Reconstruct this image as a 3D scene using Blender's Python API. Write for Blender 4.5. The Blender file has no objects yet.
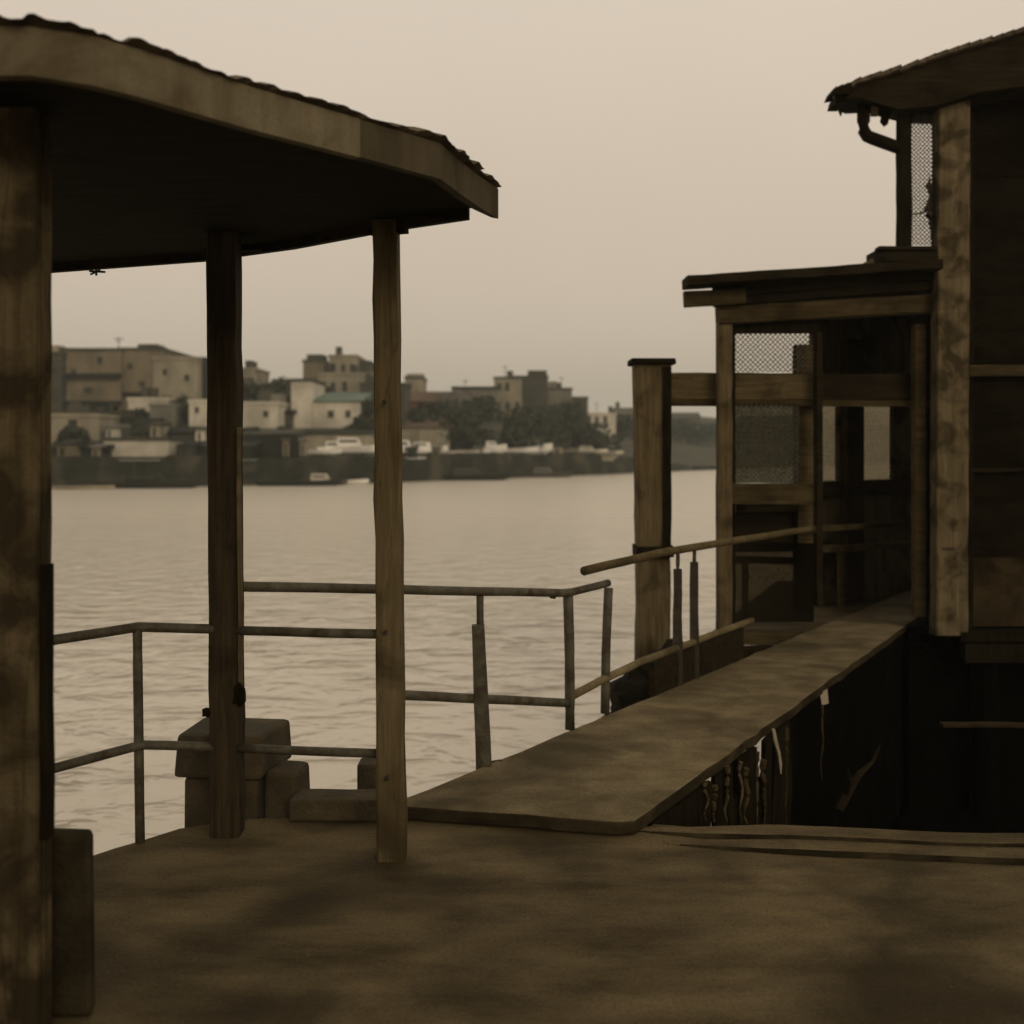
import bpy, bmesh, math, random
from mathutils import Vector, Matrix, noise
random.seed(11)
SC = bpy.context.scene
COL = SC.collection
EYE, HOR, F = 1.7, 450.0, 1000.0
WZ = -1.8
def at(px, py, Y): return Vector(((px-512)/F*Y, Y, EYE+(HOR-py)/F*Y))
def rnd(a, b): return random.uniform(a, b)

# ------------------------------------------------------------------ materials
def nt(name):
    m = bpy.data.materials.new(name); m.use_nodes = True
    t = m.node_tree; return m, t, t.nodes, t.links, t.nodes['Principled BSDF']
def mat(name, c1, c2, scale=(4, 4, 4), rough=0.8, bump=0.3, stain=None, stain_scale=1.2, stain_amt=0.7, spec=0.3,
        bdist=0.01, metal=0.0, fine=60, rvar=0.0, detail=8, stain_lo=.48, crack=0, grit=0, vcrack=0):
    m, t, N, L, P = nt(name)
    g = N.new('ShaderNodeNewGeometry')
    mp = N.new('ShaderNodeMapping'); mp.inputs['Scale'].default_value = scale
    L.new(g.outputs['Position'], mp.inputs['Vector'])
    n1 = N.new('ShaderNodeTexNoise'); n1.inputs['Scale'].default_value = 1; n1.inputs['Detail'].default_value = detail
    n1.inputs['Roughness'].default_value = .62
    L.new(mp.outputs[0], n1.inputs['Vector'])
    r1 = N.new('ShaderNodeMapRange'); r1.inputs[1].default_value = .34; r1.inputs[2].default_value = .66
    L.new(n1.outputs[0], r1.inputs[0])
    mx = N.new('ShaderNodeMix'); mx.data_type = 'RGBA'
    mx.inputs[6].default_value = (*c1, 1); mx.inputs[7].default_value = (*c2, 1)
    L.new(r1.outputs[0], mx.inputs[0])
    out = mx.outputs[2]
    n2 = N.new('ShaderNodeTexNoise'); n2.inputs['Scale'].default_value = stain_scale; n2.inputs['Detail'].default_value = 6
    n2.inputs['Distortion'].default_value = .6
    L.new(g.outputs['Position'], n2.inputs['Vector'])
    if stain:
        r2 = N.new('ShaderNodeMapRange'); r2.inputs[1].default_value = stain_lo; r2.inputs[2].default_value = stain_lo+.17
        r2.inputs[4].default_value = stain_amt
        L.new(n2.outputs[0], r2.inputs[0])
        m2 = N.new('ShaderNodeMix'); m2.data_type = 'RGBA'; m2.inputs[7].default_value = (*stain, 1)
        L.new(r2.outputs[0], m2.inputs[0]); L.new(out, m2.inputs[6]); out = m2.outputs[2]
    def over(out, fac, col):
        m_ = N.new('ShaderNodeMix'); m_.data_type = 'RGBA'; m_.inputs[7].default_value = (*col, 1)
        L.new(fac, m_.inputs[0]); L.new(out, m_.inputs[6]); return m_.outputs[2]
    if crack:      # splits along the grain
        mc = N.new('ShaderNodeMapping'); mc.inputs['Scale'].default_value = tuple(x*.55 for x in scale); mc.inputs['Location'].default_value = (3.1,7.7,1.3)
        L.new(g.outputs['Position'], mc.inputs['Vector'])
        nc = N.new('ShaderNodeTexNoise'); nc.inputs['Scale'].default_value = 1; nc.inputs['Detail'].default_value = 3; L.new(mc.outputs[0], nc.inputs['Vector'])
        a1 = N.new('ShaderNodeMath'); a1.operation = 'SUBTRACT'; a1.inputs[1].default_value = .5; L.new(nc.outputs[0], a1.inputs[0])
        a2 = N.new('ShaderNodeMath'); a2.operation = 'ABSOLUTE'; L.new(a1.outputs[0], a2.inputs[0])
        rc = N.new('ShaderNodeMapRange'); rc.inputs[1].default_value = .004; rc.inputs[2].default_value = .022; rc.inputs[3].default_value = crack; rc.inputs[4].default_value = 0
        L.new(a2.outputs[0], rc.inputs[0]); out = over(out, rc.outputs[0], sc(c2, .3))
    if grit:
        ng = N.new('ShaderNodeTexNoise'); ng.inputs['Scale'].default_value = 75; ng.inputs['Detail'].default_value = 4; ng.inputs['Roughness'].default_value = .75
        L.new(g.outputs['Position'], ng.inputs['Vector'])
        rg = N.new('ShaderNodeMapRange'); rg.inputs[1].default_value = .50; rg.inputs[2].default_value = .66; rg.inputs[4].default_value = grit
        L.new(ng.outputs[0], rg.inputs[0]); out = over(out, rg.outputs[0], sc(c2, .35))
        rg2 = N.new('ShaderNodeMapRange'); rg2.inputs[1].default_value = .40; rg2.inputs[2].default_value = .30; rg2.inputs[4].default_value = grit*.8
        L.new(ng.outputs[0], rg2.inputs[0]); out = over(out, rg2.outputs[0], sc(c1, 1.6))
    if vcrack:
        nw = N.new('ShaderNodeTexNoise'); nw.inputs['Scale'].default_value = 2.3; nw.inputs['Detail'].default_value = 5; L.new(g.outputs['Position'], nw.inputs['Vector'])
        wv = N.new('ShaderNodeVectorMath'); wv.operation = 'MULTIPLY_ADD'; wv.inputs[1].default_value = (.55,.55,.55); L.new(nw.outputs['Color'], wv.inputs[0]); L.new(g.outputs['Position'], wv.inputs[2])
        vo = N.new('ShaderNodeTexVoronoi'); vo.feature = 'DISTANCE_TO_EDGE'; vo.inputs['Scale'].default_value = vcrack; L.new(wv.outputs[0], vo.inputs['Vector'])
        rv = N.new('ShaderNodeMapRange'); rv.inputs[1].default_value = .003; rv.inputs[2].default_value = .010; rv.inputs[3].default_value = .75; rv.inputs[4].default_value = 0
        L.new(vo.outputs['Distance'], rv.inputs[0])
        mk = N.new('ShaderNodeMath'); mk.operation = 'MULTIPLY'; L.new(rv.outputs[0], mk.inputs[0])
        rk = N.new('ShaderNodeMapRange'); rk.inputs[1].default_value = .47; rk.inputs[2].default_value = .58; L.new(nw.outputs[0], rk.inputs[0]); L.new(rk.outputs[0], mk.inputs[1])
        out = over(out, mk.outputs[0], sc(c2, .2))
    L.new(out, P.inputs['Base Color'])
    P.inputs['Roughness'].default_value = rough
    if rvar:
        r3 = N.new('ShaderNodeMapRange'); r3.inputs[1].default_value = .4; r3.inputs[2].default_value = .6
        r3.inputs[3].default_value = rough; r3.inputs[4].default_value = rough-rvar
        L.new(n2.outputs[0], r3.inputs[0]); L.new(r3.outputs[0], P.inputs['Roughness'])
    P.inputs['Specular IOR Level'].default_value = spec
    P.inputs['Metallic'].default_value = metal
    n3 = N.new('ShaderNodeTexNoise'); n3.inputs['Scale'].default_value = fine; n3.inputs['Detail'].default_value = 5
    L.new(g.outputs['Position'], n3.inputs['Vector'])
    ad = N.new('ShaderNodeMath'); ad.operation = 'MULTIPLY_ADD'; ad.inputs[1].default_value = .5
    L.new(n3.outputs[0], ad.inputs[0]); L.new(n1.outputs[0], ad.inputs[2])
    b = N.new('ShaderNodeBump'); b.inputs['Strength'].default_value = bump; b.inputs['Distance'].default_value = bdist
    L.new(ad.outputs[0], b.inputs['Height']); L.new(b.outputs[0], P.inputs['Normal'])
    return m
def sc(c, k): return tuple(x*k for x in c)

SEP = (1.0, .80, .52)
M = {}
M['post']   = mat('weathered_timber', (.150,.115,.060), (.085,.063,.031), (40,40,2.0), .9, .5, (.038,.027,.012), 3.2, .8, spec=.1, crack=.35)
M['column_near'] = mat('stained_peeling_column', (.135,.104,.057), (.060,.045,.022), (15,15,1.0), .93, .6, (.024,.018,.009), 5.0, .9, spec=.06, fine=90, stain_lo=.42, crack=.4, grit=.3)
M['post_dark'] = mat('tarred_timber', (.055,.040,.022), (.022,.017,.009), (44,44,2.2), .85, .7, (.014,.010,.005), 3.2, .7, spec=.08, crack=.3)
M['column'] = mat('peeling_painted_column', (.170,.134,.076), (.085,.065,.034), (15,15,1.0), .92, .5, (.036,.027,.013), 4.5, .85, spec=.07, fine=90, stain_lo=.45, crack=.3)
M['hwood']  = mat('weathered_board', (.085,.063,.030), (.042,.030,.013), (2.4,38,38), .88, .6, (.024,.017,.007), 2.5, .75, spec=.08, crack=.3)
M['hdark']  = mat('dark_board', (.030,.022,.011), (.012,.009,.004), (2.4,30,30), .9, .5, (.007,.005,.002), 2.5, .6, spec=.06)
M['dark']   = mat('dark_timber', (.018,.014,.006), (.007,.005,.0025), (20,20,3), .95, .5, spec=.04)
M['inside'] = mat('dim_brown_boarding', (.22,.17,.10), (.11,.084,.046), (5,5,1.5), .92, .5, (.02,.014,.006), 2.2, .8, spec=.05)
M['pit']    = mat('pit_shade_black', (.004,.003,.0015), (.0015,.0012,.0006), (4,4,4), .95, .5, spec=.03)  # near-black colour paints the pit's shade onto walls, piles and floor
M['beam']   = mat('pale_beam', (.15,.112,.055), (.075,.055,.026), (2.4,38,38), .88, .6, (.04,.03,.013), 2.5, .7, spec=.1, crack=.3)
M['fascia'] = mat('stained_fascia_paint', (.20,.168,.108), (.12,.098,.058), (9,9,1.4), .9, .3, (.058,.044,.022), 3.0, .85, bdist=.004, spec=.1, grit=.2)
M['soffit'] = mat('dark_soffit_boards', (.020,.017,.009), (.009,.008,.004), (3,30,3), .95, .3, spec=.05)  # even near-black base colour
M['fascia_dark'] = mat('shaded_fascia_paint', (.095,.077,.047), (.055,.044,.026), (9,9,1.4), .9, .3, (.035,.027,.014), 3.0, .8, bdist=.004, spec=.1, grit=.2)  # shaded copy of the fascia paint for the end turned away
M['tile']   = mat('old_roof_tile', (.16,.12,.075), (.06,.045,.028), (12,12,12), .85, .6, (.03,.025,.014), 6, .7)
M['pipe']   = mat('grey_green_rail_paint', (.11,.10,.066), (.055,.048,.030), (14,14,14), .62, .45, (.045,.028,.013), 9, .85, spec=.25, grit=.3)
M['iron']   = mat('rusted_iron', (.045,.036,.024), (.022,.017,.011), (20,20,20), .75, .5, (.06,.035,.018), 8, .6)
M['deck']   = mat('worn_concrete_deck', (.150,.114,.058), (.050,.038,.018), (1.5,4.0,2), .93, .8, (.027,.020,.008), 1.05, .85,
                  bdist=.012, fine=60, rvar=.15, spec=.12, detail=14, grit=.5)
M['walk']   = mat('worn_walkway_concrete', (.215,.170,.095), (.105,.081,.041), (3.0,4.6,2), .93, .7, (.045,.034,.015), 1.5, .8,
                  bdist=.012, fine=50, rvar=.12, spec=.12, detail=14, grit=.45)
M['walk_side'] = mat('shaded_slab_edge', (.055,.042,.021), (.022,.017,.009), (7,7,14), .95, .7, (.012,.009,.005), 3, .7, spec=.06)  # side colour darkened to paint in shade on slab edges and risers
M['conc']   = mat('old_concrete', (.085,.066,.034), (.036,.027,.013), (6,6,6), .92, .8, (.04,.033,.02), 3, .7, bdist=.02)
M['conc_dark'] = mat('algae_dark_concrete', (.055,.043,.023), (.022,.017,.009), (5,5,5), .95, .6, (.012,.01,.005), 3, .7, bdist=.02, spec=.08)
M['rock']   = mat('wet_dark_rock', (.022,.018,.010), (.008,.007,.004), (6,6,6), .85, .9, bdist=.04, spec=.08)
M['wire']   = mat('dull_galvanised_wire', (.14,.12,.09), (.08,.065,.045), (20,20,20), .6, .2, metal=.3)
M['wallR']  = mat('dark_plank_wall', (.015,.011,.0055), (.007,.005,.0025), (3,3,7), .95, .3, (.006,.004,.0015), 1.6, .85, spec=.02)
M['panelR'] = mat('brown_lower_panel', (.058,.042,.021), (.026,.019,.009), (2.4,2.4,3.4), .92, .4, (.012,.008,.003), 2.2, .9, spec=.04, detail=12)
M['rootm']  = mat('bleached_root', (.13,.10,.058), (.04,.03,.015), (20,20,6), .9, .6, (.03,.022,.01), 6, .8, spec=.1)
M['cloth']  = mat('pale_rag', (.42,.36,.27), (.25,.21,.15), (12,12,4), .9, .3)
# far shore
FAR = {'brown': (.22,.18,.12), 'tan': (.34,.30,.22), 'pale': (.66,.61,.50), 'white': (.88,.85,.78), 'grey': (.19,.175,.14),
       'dark': (.020,.020,.013), 'dim': (.075,.072,.05), 'red': (.24,.085,.06), 'teal': (.15,.20,.17), 'rust': (.13,.085,.055)}
for k, c in FAR.items():
    M['f_'+k] = mat('far_'+k+'_plaster', sc(c, 1.12), sc(c, .75), (.5,.5,.22), .9, .2, sc(c, .5), .22, .6, fine=3, bdist=.05)
M['win']    = mat('dark_window_glass', (.050,.050,.038), (.030,.030,.022), (1,1,1), .35, .05)
M['quay']   = mat('dark_quay_stone', (.034,.034,.021), (.010,.010,.006), (.35,.35,1.3), .95, .5, (.10,.088,.06), .33, .65, bdist=.1, fine=4)
M['bank']   = mat('far_bank_earth', (.085,.078,.052), (.045,.042,.028), (.2,.2,.2), .95, .5, fine=3, bdist=.1)
M['hill']   = mat('wooded_hill_cover', (.060,.064,.045), (.032,.036,.025), (.05,.05,.08), .95, .8, (.11,.10,.075), .018, .5, fine=.6, bdist=1)
M['leaf']   = mat('far_foliage', (.058,.060,.034), (.030,.033,.018), (.8,.8,.8), .85, .2)
M['bark']   = mat('far_bark', (.05,.04,.028), (.03,.024,.016), (2,2,1), .9, .4)

def water_mat():
    m, t, N, L, P = nt('harbour_water')
    P.inputs['Base Color'].default_value = (.66,.60,.50,1)
    P.inputs['Roughness'].default_value = .12
    P.inputs['IOR'].default_value = 1.33
    g = N.new('ShaderNodeNewGeometry')
    def nz(scale, det, dist):
        mp = N.new('ShaderNodeMapping'); mp.inputs['Scale'].default_value = scale; mp.inputs['Rotation'].default_value = (0,0,.12)
        L.new(g.outputs['Position'], mp.inputs['Vector'])
        n = N.new('ShaderNodeTexNoise'); n.inputs['Scale'].default_value = 1; n.inputs['Detail'].default_value = det
        n.inputs['Distortion'].default_value = dist; n.inputs['Roughness'].default_value = .5
        L.new(mp.outputs[0], n.inputs['Vector']); return n.outputs[0]
    a = nz((1.2,1.7,1), 3, .5); b = nz((4.2,5.2,1), 3, .5); c = nz((.06,.20,1), 3, .3); e = nz((.8,2.1,1), 2.5, .6)
    tr = N.new('ShaderNodeMapRange'); tr.interpolation_type = 'SMOOTHSTEP'; tr.inputs[1].default_value = .56; tr.inputs[2].default_value = .76; tr.inputs[4].default_value = .55
    L.new(e, tr.inputs[0]); ae = N.new('ShaderNodeMath'); ae.operation = 'MULTIPLY_ADD'; ae.inputs[1].default_value = .7
    L.new(a, ae.inputs[0]); L.new(tr.outputs[0], ae.inputs[2]); a = ae.outputs[0]
    m1 = N.new('ShaderNodeMath'); m1.operation = 'MULTIPLY_ADD'; m1.inputs[1].default_value = .10
    L.new(b, m1.inputs[0]); L.new(a, m1.inputs[2])
    bp = N.new('ShaderNodeBump'); bp.inputs['Strength'].default_value = .8; bp.inputs['Distance'].default_value = .085
    sxy = N.new('ShaderNodeSeparateXYZ'); L.new(g.outputs['Position'], sxy.inputs[0]); fd = N.new('ShaderNodeMapRange'); fd.inputs[1].default_value = 8; fd.inputs[2].default_value = 70; fd.inputs[3].default_value = .19; fd.inputs[4].default_value = .07
    L.new(sxy.outputs[1], fd.inputs[0]); L.new(fd.outputs[0], bp.inputs['Distance']); L.new(m1.outputs[0], bp.inputs['Height']); L.new(bp.outputs[0], P.inputs['Normal'])
    r = N.new('ShaderNodeMapRange'); r.inputs[1].default_value = 10; r.inputs[2].default_value = 60
    r.inputs[3].default_value = .10; r.inputs[4].default_value = .30
    L.new(sxy.outputs[1], r.inputs[0]); L.new(r.outputs[0], P.inputs['Roughness'])
    return m
M['water'] = water_mat()

def grime_mat(nm, c1, c2):
    m, t, N, L, P = nt(nm); N.remove(P)
    tr = N.new('ShaderNodeBsdfTransparent'); tr.inputs[0].default_value = c1
    tl = N.new('ShaderNodeBsdfTranslucent'); tl.inputs[0].default_value = c2
    mx = N.new('ShaderNodeMixShader'); n = N.new('ShaderNodeTexNoise'); n.inputs['Scale'].default_value = 24; n.inputs['Detail'].default_value = 5; mr = N.new('ShaderNodeMapRange'); mr.inputs[3].default_value = .25; mr.inputs[4].default_value = .75
    g = N.new('ShaderNodeNewGeometry'); L.new(g.outputs['Position'], n.inputs['Vector'])
    L.new(n.outputs[0], mr.inputs[0]); L.new(mr.outputs[0], mx.inputs[0]); L.new(tr.outputs[0], mx.inputs[1]); L.new(tl.outputs[0], mx.inputs[2])
    L.new(mx.outputs[0], N['Material Output'].inputs['Surface'])
    return m
M['grime'] = grime_mat('grimy_window_pane', (.62,.60,.52,1), (.62,.58,.48,1))
M['dim_pane'] = grime_mat('view_dimming_pane', (.55,.57,.50,1), (.16,.165,.125,1))  # tinted pane added to dim the view behind the mesh
M['dim_pane_low'] = grime_mat('low_dimming_pane', (.42,.39,.31,1), (.10,.09,.065,1))  # tinted pane added to darken the opening below the bench

# ------------------------------------------------------------------ mesh builder
BASE = {}
class MB:
    def __init__(s): s.bm = bmesh.new()
    def poly(s, pts): return s.bm.faces.new([s.bm.verts.new(p) for p in pts])
    def box(s, x0, x1, y0, y1, z0, z1):
        return s.hexa([(x0,y0,z0),(x1,y0,z0),(x1,y1,z0),(x0,y1,z0)], [(x0,y0,z1),(x1,y0,z1),(x1,y1,z1),(x0,y1,z1)])
    def hexa(s, lo, hi):
        a = [s.bm.verts.new(p) for p in lo]; b = [s.bm.verts.new(p) for p in hi]; n = len(a)
        s.bm.faces.new(a[::-1]); s.bm.faces.new(b)
        for i in range(n): s.bm.faces.new((a[i], a[(i+1)%n], b[(i+1)%n], b[i]))
        return s
    def prism(s, pts, z0, z1): return s.hexa([(p[0],p[1],z0) for p in pts], [(p[0],p[1],z1) for p in pts])
    def sweep(s, pts, prof, jit=0, up=Vector((0,0,1))):
        """loft a profile (list of (u,v)) or one per point along pts"""
        pts = [Vector(p) for p in pts]; rings = []
        multi = isinstance(prof[0][0], (list, tuple))
        for i, p in enumerate(pts):
            d = (pts[min(i+1, len(pts)-1)]-pts[max(i-1, 0)]).normalized()
            side = d.cross(up)
            if side.length < 1e-3: side = d.cross(Vector((0,1,0)))
            side.normalize(); u2 = side.cross(d).normalized()
            pr = prof[i] if multi else prof
            rings.append([s.bm.verts.new(p+side*(u+rnd(-jit,jit))+u2*(v+rnd(-jit,jit))) for u, v in pr])
        n = len(rings[0])
        for a, b in zip(rings, rings[1:]):
            for i in range(n): s.bm.faces.new((a[i], a[(i+1)%n], b[(i+1)%n], b[i]))
        s.bm.faces.new(rings[0][::-1]); s.bm.faces.new(rings[-1]); return s
    def tube(s, pts, r, n=10, jit=0):
        def c(rr): return [(rr*math.cos(2*math.pi*k/n), rr*math.sin(2*math.pi*k/n)) for k in range(n)]
        return s.sweep(pts, [c(x) for x in r] if isinstance(r, (list,tuple)) else c(r), jit)
    def timber(s, p, q, w, h, seg=None, jit=.0022, w2=None, up=Vector((0,0,1)), wav=.0025):
        """rough sawn member with chamfered, uneven edges"""
        p, q = Vector(p), Vector(q); L = (q-p).length
        seg = seg or max(2, int(L/.16)); pts = []; profs = []; w2 = w2 or w
        for i in range(seg+1):
            t = i/seg
            pts.append(p.lerp(q, t)+(Vector((rnd(-1,1), rnd(-1,1), rnd(-1,1)))*wav if 0 < i < seg else Vector((0,0,0))))
            ww = (w+(w2-w)*t)/2; hh = h/2; c = min(ww, hh)*.14
            profs.append([(-ww+c,-hh),(ww-c,-hh),(ww,-hh+c),(ww,hh-c),(ww-c,hh),(-ww+c,hh),(-ww,hh-c),(-ww,-hh+c)])
        return s.sweep(pts, profs, jit, up)
    def lump(s, c, r, sub=2, amp=.3, f=2.0, sq=(1,1,1)):
        b2 = bmesh.new(); bmesh.ops.create_icosphere(b2, subdivisions=sub, radius=1)
        mp = {}
        for v in b2.verts:
            d = v.co.copy(); k = 1+amp*noise.noise(d*f+Vector(c)*1.7)
            mp[v.index] = s.bm.verts.new(Vector(c)+Vector((d.x*sq[0], d.y*sq[1], d.z*sq[2]))*r*k)
        for f_ in b2.faces: s.bm.faces.new([mp[v.index] for v in f_.verts])
        b2.free(); return s
    def build(s, name, m, parent=None, base=None, smooth=False, bevel=0):
        b = BASE[parent.name] if parent else Vector(base or (0,0,0))
        bmesh.ops.recalc_face_normals(s.bm, faces=s.bm.faces)
        for v in s.bm.verts: v.co -= b
        me = bpy.data.meshes.new(name); s.bm.to_mesh(me); s.bm.free()
        if smooth:
            for p in me.polygons: p.use_smooth = True
        me.materials.append(M[m] if isinstance(m, str) else m)
        o = bpy.data.objects.new(name, me); COL.objects.link(o)
        BASE[o.name] = b
        if parent: o.parent = parent
        else: o.location = b
        if bevel:
            md = o.modifiers.new('bevel', 'BEVEL'); md.width = bevel; md.segments = 2; md.limit_method = 'ANGLE'
        return o
def thing(name, label, cat, loc=(0,0,0), group=None, rz=0):
    o = bpy.data.objects.new(name, None); COL.objects.link(o); o.location = loc; o.rotation_euler = (0,0,rz)
    o.empty_display_size = .2
    o['label'] = label; o['category'] = cat
    if group: o['group'] = group
    BASE[o.name] = Vector(loc); return o
def tag(o, label, cat, group=None, kind=None):
    o['label'] = label; o['category'] = cat
    if group: o['group'] = group
    if kind: o['kind'] = kind
    return o
def struct(o, label=None, cat=None):
    o['kind'] = 'structure'
    o['label'] = label or o.name; o['category'] = cat or o.name.replace('_',' ')
    return o
def jag(pts, step=.15, amp=.01):
    out = []
    for i in range(len(pts)):
        a, b = Vector(pts[i]), Vector(pts[(i+1)%len(pts)]); n = max(1, int((b-a).length/step))
        for k in range(n):
            p = a.lerp(b, k/n)
            if k: p += Vector((rnd(-amp,amp), rnd(-amp,amp)))
            out.append((p.x, p.y))
    return out

# ------------------------------------------------------------------ ground structures
g = MB()
nx, ny = 2, 2
g.poly([(-620,-60,WZ),(620,-60,WZ),(620,930,WZ),(-620,930,WZ)])
struct(g.build('water', 'water'), 'brown grey harbour water with small ripples', 'water')

deck_poly = [(-6,-5),(7,-5),(7,4.32),(4.2,4.34),(2.24,4.36),(1.27,4.40),(.63,4.56),(.3,4.62),(-.42,4.66),(-1.0,4.64),(-1.22,4.62),(-1.36,4.56),(-1.5,4.50),
             (-1.62,4.36),(-1.78,4.18),(-2.1,3.9),(-2.7,3.3),(-6,2.6)]
g = MB(); g.prism(jag(deck_poly, .12, .008), -.32, 0)
struct(g.build('deck', 'deck', bevel=.012), 'worn brown concrete quay deck in the foreground', 'deck')
# raised lips along the pit edge
def strip(name, near, far, z0, z1, m, label, cat):
    g = MB(); g.prism(near+far[::-1], z0, z1)
    return struct(g.build(name, m, bevel=.009), label, cat)
def ridge(name, x0, x1, fy, w, h, label):
    g = MB(); prev = None; n = int((x1-x0)/.06)
    for i in range(n+1):
        x = x0+(x1-x0)*i/n; t = min(1, (x-x0)/.55); hh = h*(.15+.85*t)*(1+.12*noise.noise(Vector((x*2.3,h*90,0)))); ww = w*(.35+.65*t)
        yc = fy(x)+.006*noise.noise(Vector((x*8,h*70,2)))
        cur = [g.bm.verts.new(v) for v in ((x,yc-ww/2,.001),(x,yc-ww/2+.004,hh),(x,yc+ww/2,hh*.92),(x,yc+ww/2,.001))]
        if prev:
            for q in range(4): g.bm.faces.new((prev[q],prev[(q+1)%4],cur[(q+1)%4],cur[q]))
        else: g.bm.faces.new(cur)
        prev = cur
    g.bm.faces.new(prev)
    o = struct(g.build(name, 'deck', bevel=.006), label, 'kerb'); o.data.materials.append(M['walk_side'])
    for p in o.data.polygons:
        if abs(p.normal.z) < .6: p.material_index = 1  # risers get the painted shade colour
    return o
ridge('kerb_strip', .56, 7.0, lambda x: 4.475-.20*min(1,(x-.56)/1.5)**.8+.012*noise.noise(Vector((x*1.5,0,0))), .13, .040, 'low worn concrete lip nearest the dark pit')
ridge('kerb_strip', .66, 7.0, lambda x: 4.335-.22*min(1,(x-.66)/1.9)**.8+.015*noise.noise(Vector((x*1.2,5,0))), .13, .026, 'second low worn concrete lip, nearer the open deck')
# pedestal kerb, blocks at the quay edge
def EL(Y): return -.417+.732*(Y-4.79)        # left edge of walkway
def ER(Y): return .6356*Y-2.251              # right edge of walkway
def YL(px): k=(px-512)/F; return 3.923/(.732-k)
wl = [(EL(Y), Y) for Y in (4.80,5.3,5.9,6.5,7.1,7.8,8.4,9.1,9.8,10.6,11.6,12.8)]
wr = [(ER(Y), Y) for Y in (4.50,5.0,5.5,6.1,6.8,7.5,8.2,9.0,9.8,10.6,11.6,12.8)]
g = MB(); wp = jag([(-.52,4.585),(-.1,4.50),(.20,4.44),(.46,4.385),(.54,4.40)]+wr+wl[::-1]+[(-.52,4.67)], .14, .010)
g.prism(wp, .006, .07)
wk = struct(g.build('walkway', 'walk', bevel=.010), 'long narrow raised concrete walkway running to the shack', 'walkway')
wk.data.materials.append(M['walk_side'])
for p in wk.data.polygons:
    if abs(p.normal.z) < .5: p.material_index = 1  # side faces get the painted shade colour
g = MB()
for o_, z in ((.06, -.05), ):
    for E, s_ in ((EL, 1), (ER, -1)):
        y0_ = 4.95 if s_ > 0 else 6.4
        g.timber((E(y0_)+s_*.12,y0_,-.085), (E(12.5)+s_*.12,12.5,-.085), .12, .17, seg=24)
w_ = thing('walkway_trestle', 'dark timber bearers and piles carrying the raised walkway', 'trestle', (1.6,7.2,WZ))
g.build('bearer', 'dark', w_)
for Y in (5.75,7.4,9.2,11.0):
    for E, s_ in ((EL, 1), (ER, -1)):
        if Y < 6 and s_ < 0: continue
        q = MB(); q.tube([(E(Y)+s_*.13, Y, z) for z in (-2.4,-1.6,-.9,-.225)], [.09,.085,.08,.075], 10, .006); q.build('pile', 'dark', w_)

k = MB(); k.prism(jag([(-1.02,4.56),(-.53,4.555),(-.53,4.71),(-1.0,4.72)], .1, .008), .002, .105)
tag(k.build('edge_kerb_block', 'conc', base=(-.8,4.6,0), bevel=.012), 'low stone kerb between the two roof posts at the water edge', 'kerb block')
k = MB(); k.hexa([(-1.55,4.70,-.32),(-1.19,4.66,-.32),(-1.16,5.03,-.32),(-1.53,5.06,-.32)], [(-1.545,4.70,.16),(-1.19,4.66,.16),(-1.16,5.03,.16),(-1.53,5.06,.16)])
k.hexa([(-1.59,4.68,.162),(-1.17,4.64,.162),(-1.09,5.00,.162),(-1.55,5.06,.162)], [(-1.575,4.69,.365),(-1.175,4.66,.365),(-1.10,4.98,.365),(-1.545,5.03,.365)])
tag(k.build('concrete_block', 'conc', base=(-1.4,4.9,-.32), bevel=.022), 'large square concrete mooring block behind the second roof post', 'concrete block')
k = MB(); k.hexa([(-1.165,4.67,-.1),(-1.0,4.675,-.1),(-.97,4.88,-.1),(-1.13,4.88,-.1)], [(-1.16,4.68,.20),(-1.01,4.685,.19),(-.98,4.87,.19),(-1.125,4.87,.20)])
tag(k.build('concrete_block', 'conc', base=(-1.05,4.75,0), bevel=.025), 'smaller low concrete block right of the large mooring block', 'concrete block')
k = MB(); k.box(-.745,-.60,4.80,4.92,-.30,.19)
tag(k.build('concrete_block', 'conc', base=(-.67,4.86,0), bevel=.012), 'small dark stub block just left of the nearer roof post', 'concrete block')
k = MB(); k.box(-1.5,-.95,4.70,5.0,-2.6,-.33)
tag(k.build('block_footing', 'conc_dark', base=(-1.6,5,-2.6), bevel=.02), 'submerged dark footing under the mooring block', 'footing')
k = MB(); k.hexa([(-1.75,2.99,.002),(-1.255,2.985,.002),(-1.272,3.06,.002),(-1.75,3.08,.002)], [(-1.74,2.99,.555),(-1.258,2.988,.545),(-1.275,3.05,.55),(-1.74,3.07,.56)])
tag(k.build('pedestal_block', 'conc_dark', base=(-1.4,3.0,0), bevel=.016), 'dark squat concrete pedestal at the foot of the left column', 'pedestal')
# quay wall below the deck
k = MB(); q = [(p[0]*.985, p[1]-.05) for p in deck_poly[2:]]; q = [(7,3.9)]+q+[(-6,2.2),(-6,1.8),(7,1.8)]
k.prism(q, -2.6, -.322)
struct(k.build('quay_wall', 'conc_dark'), 'dark quay wall under the deck', 'quay wall')

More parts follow.
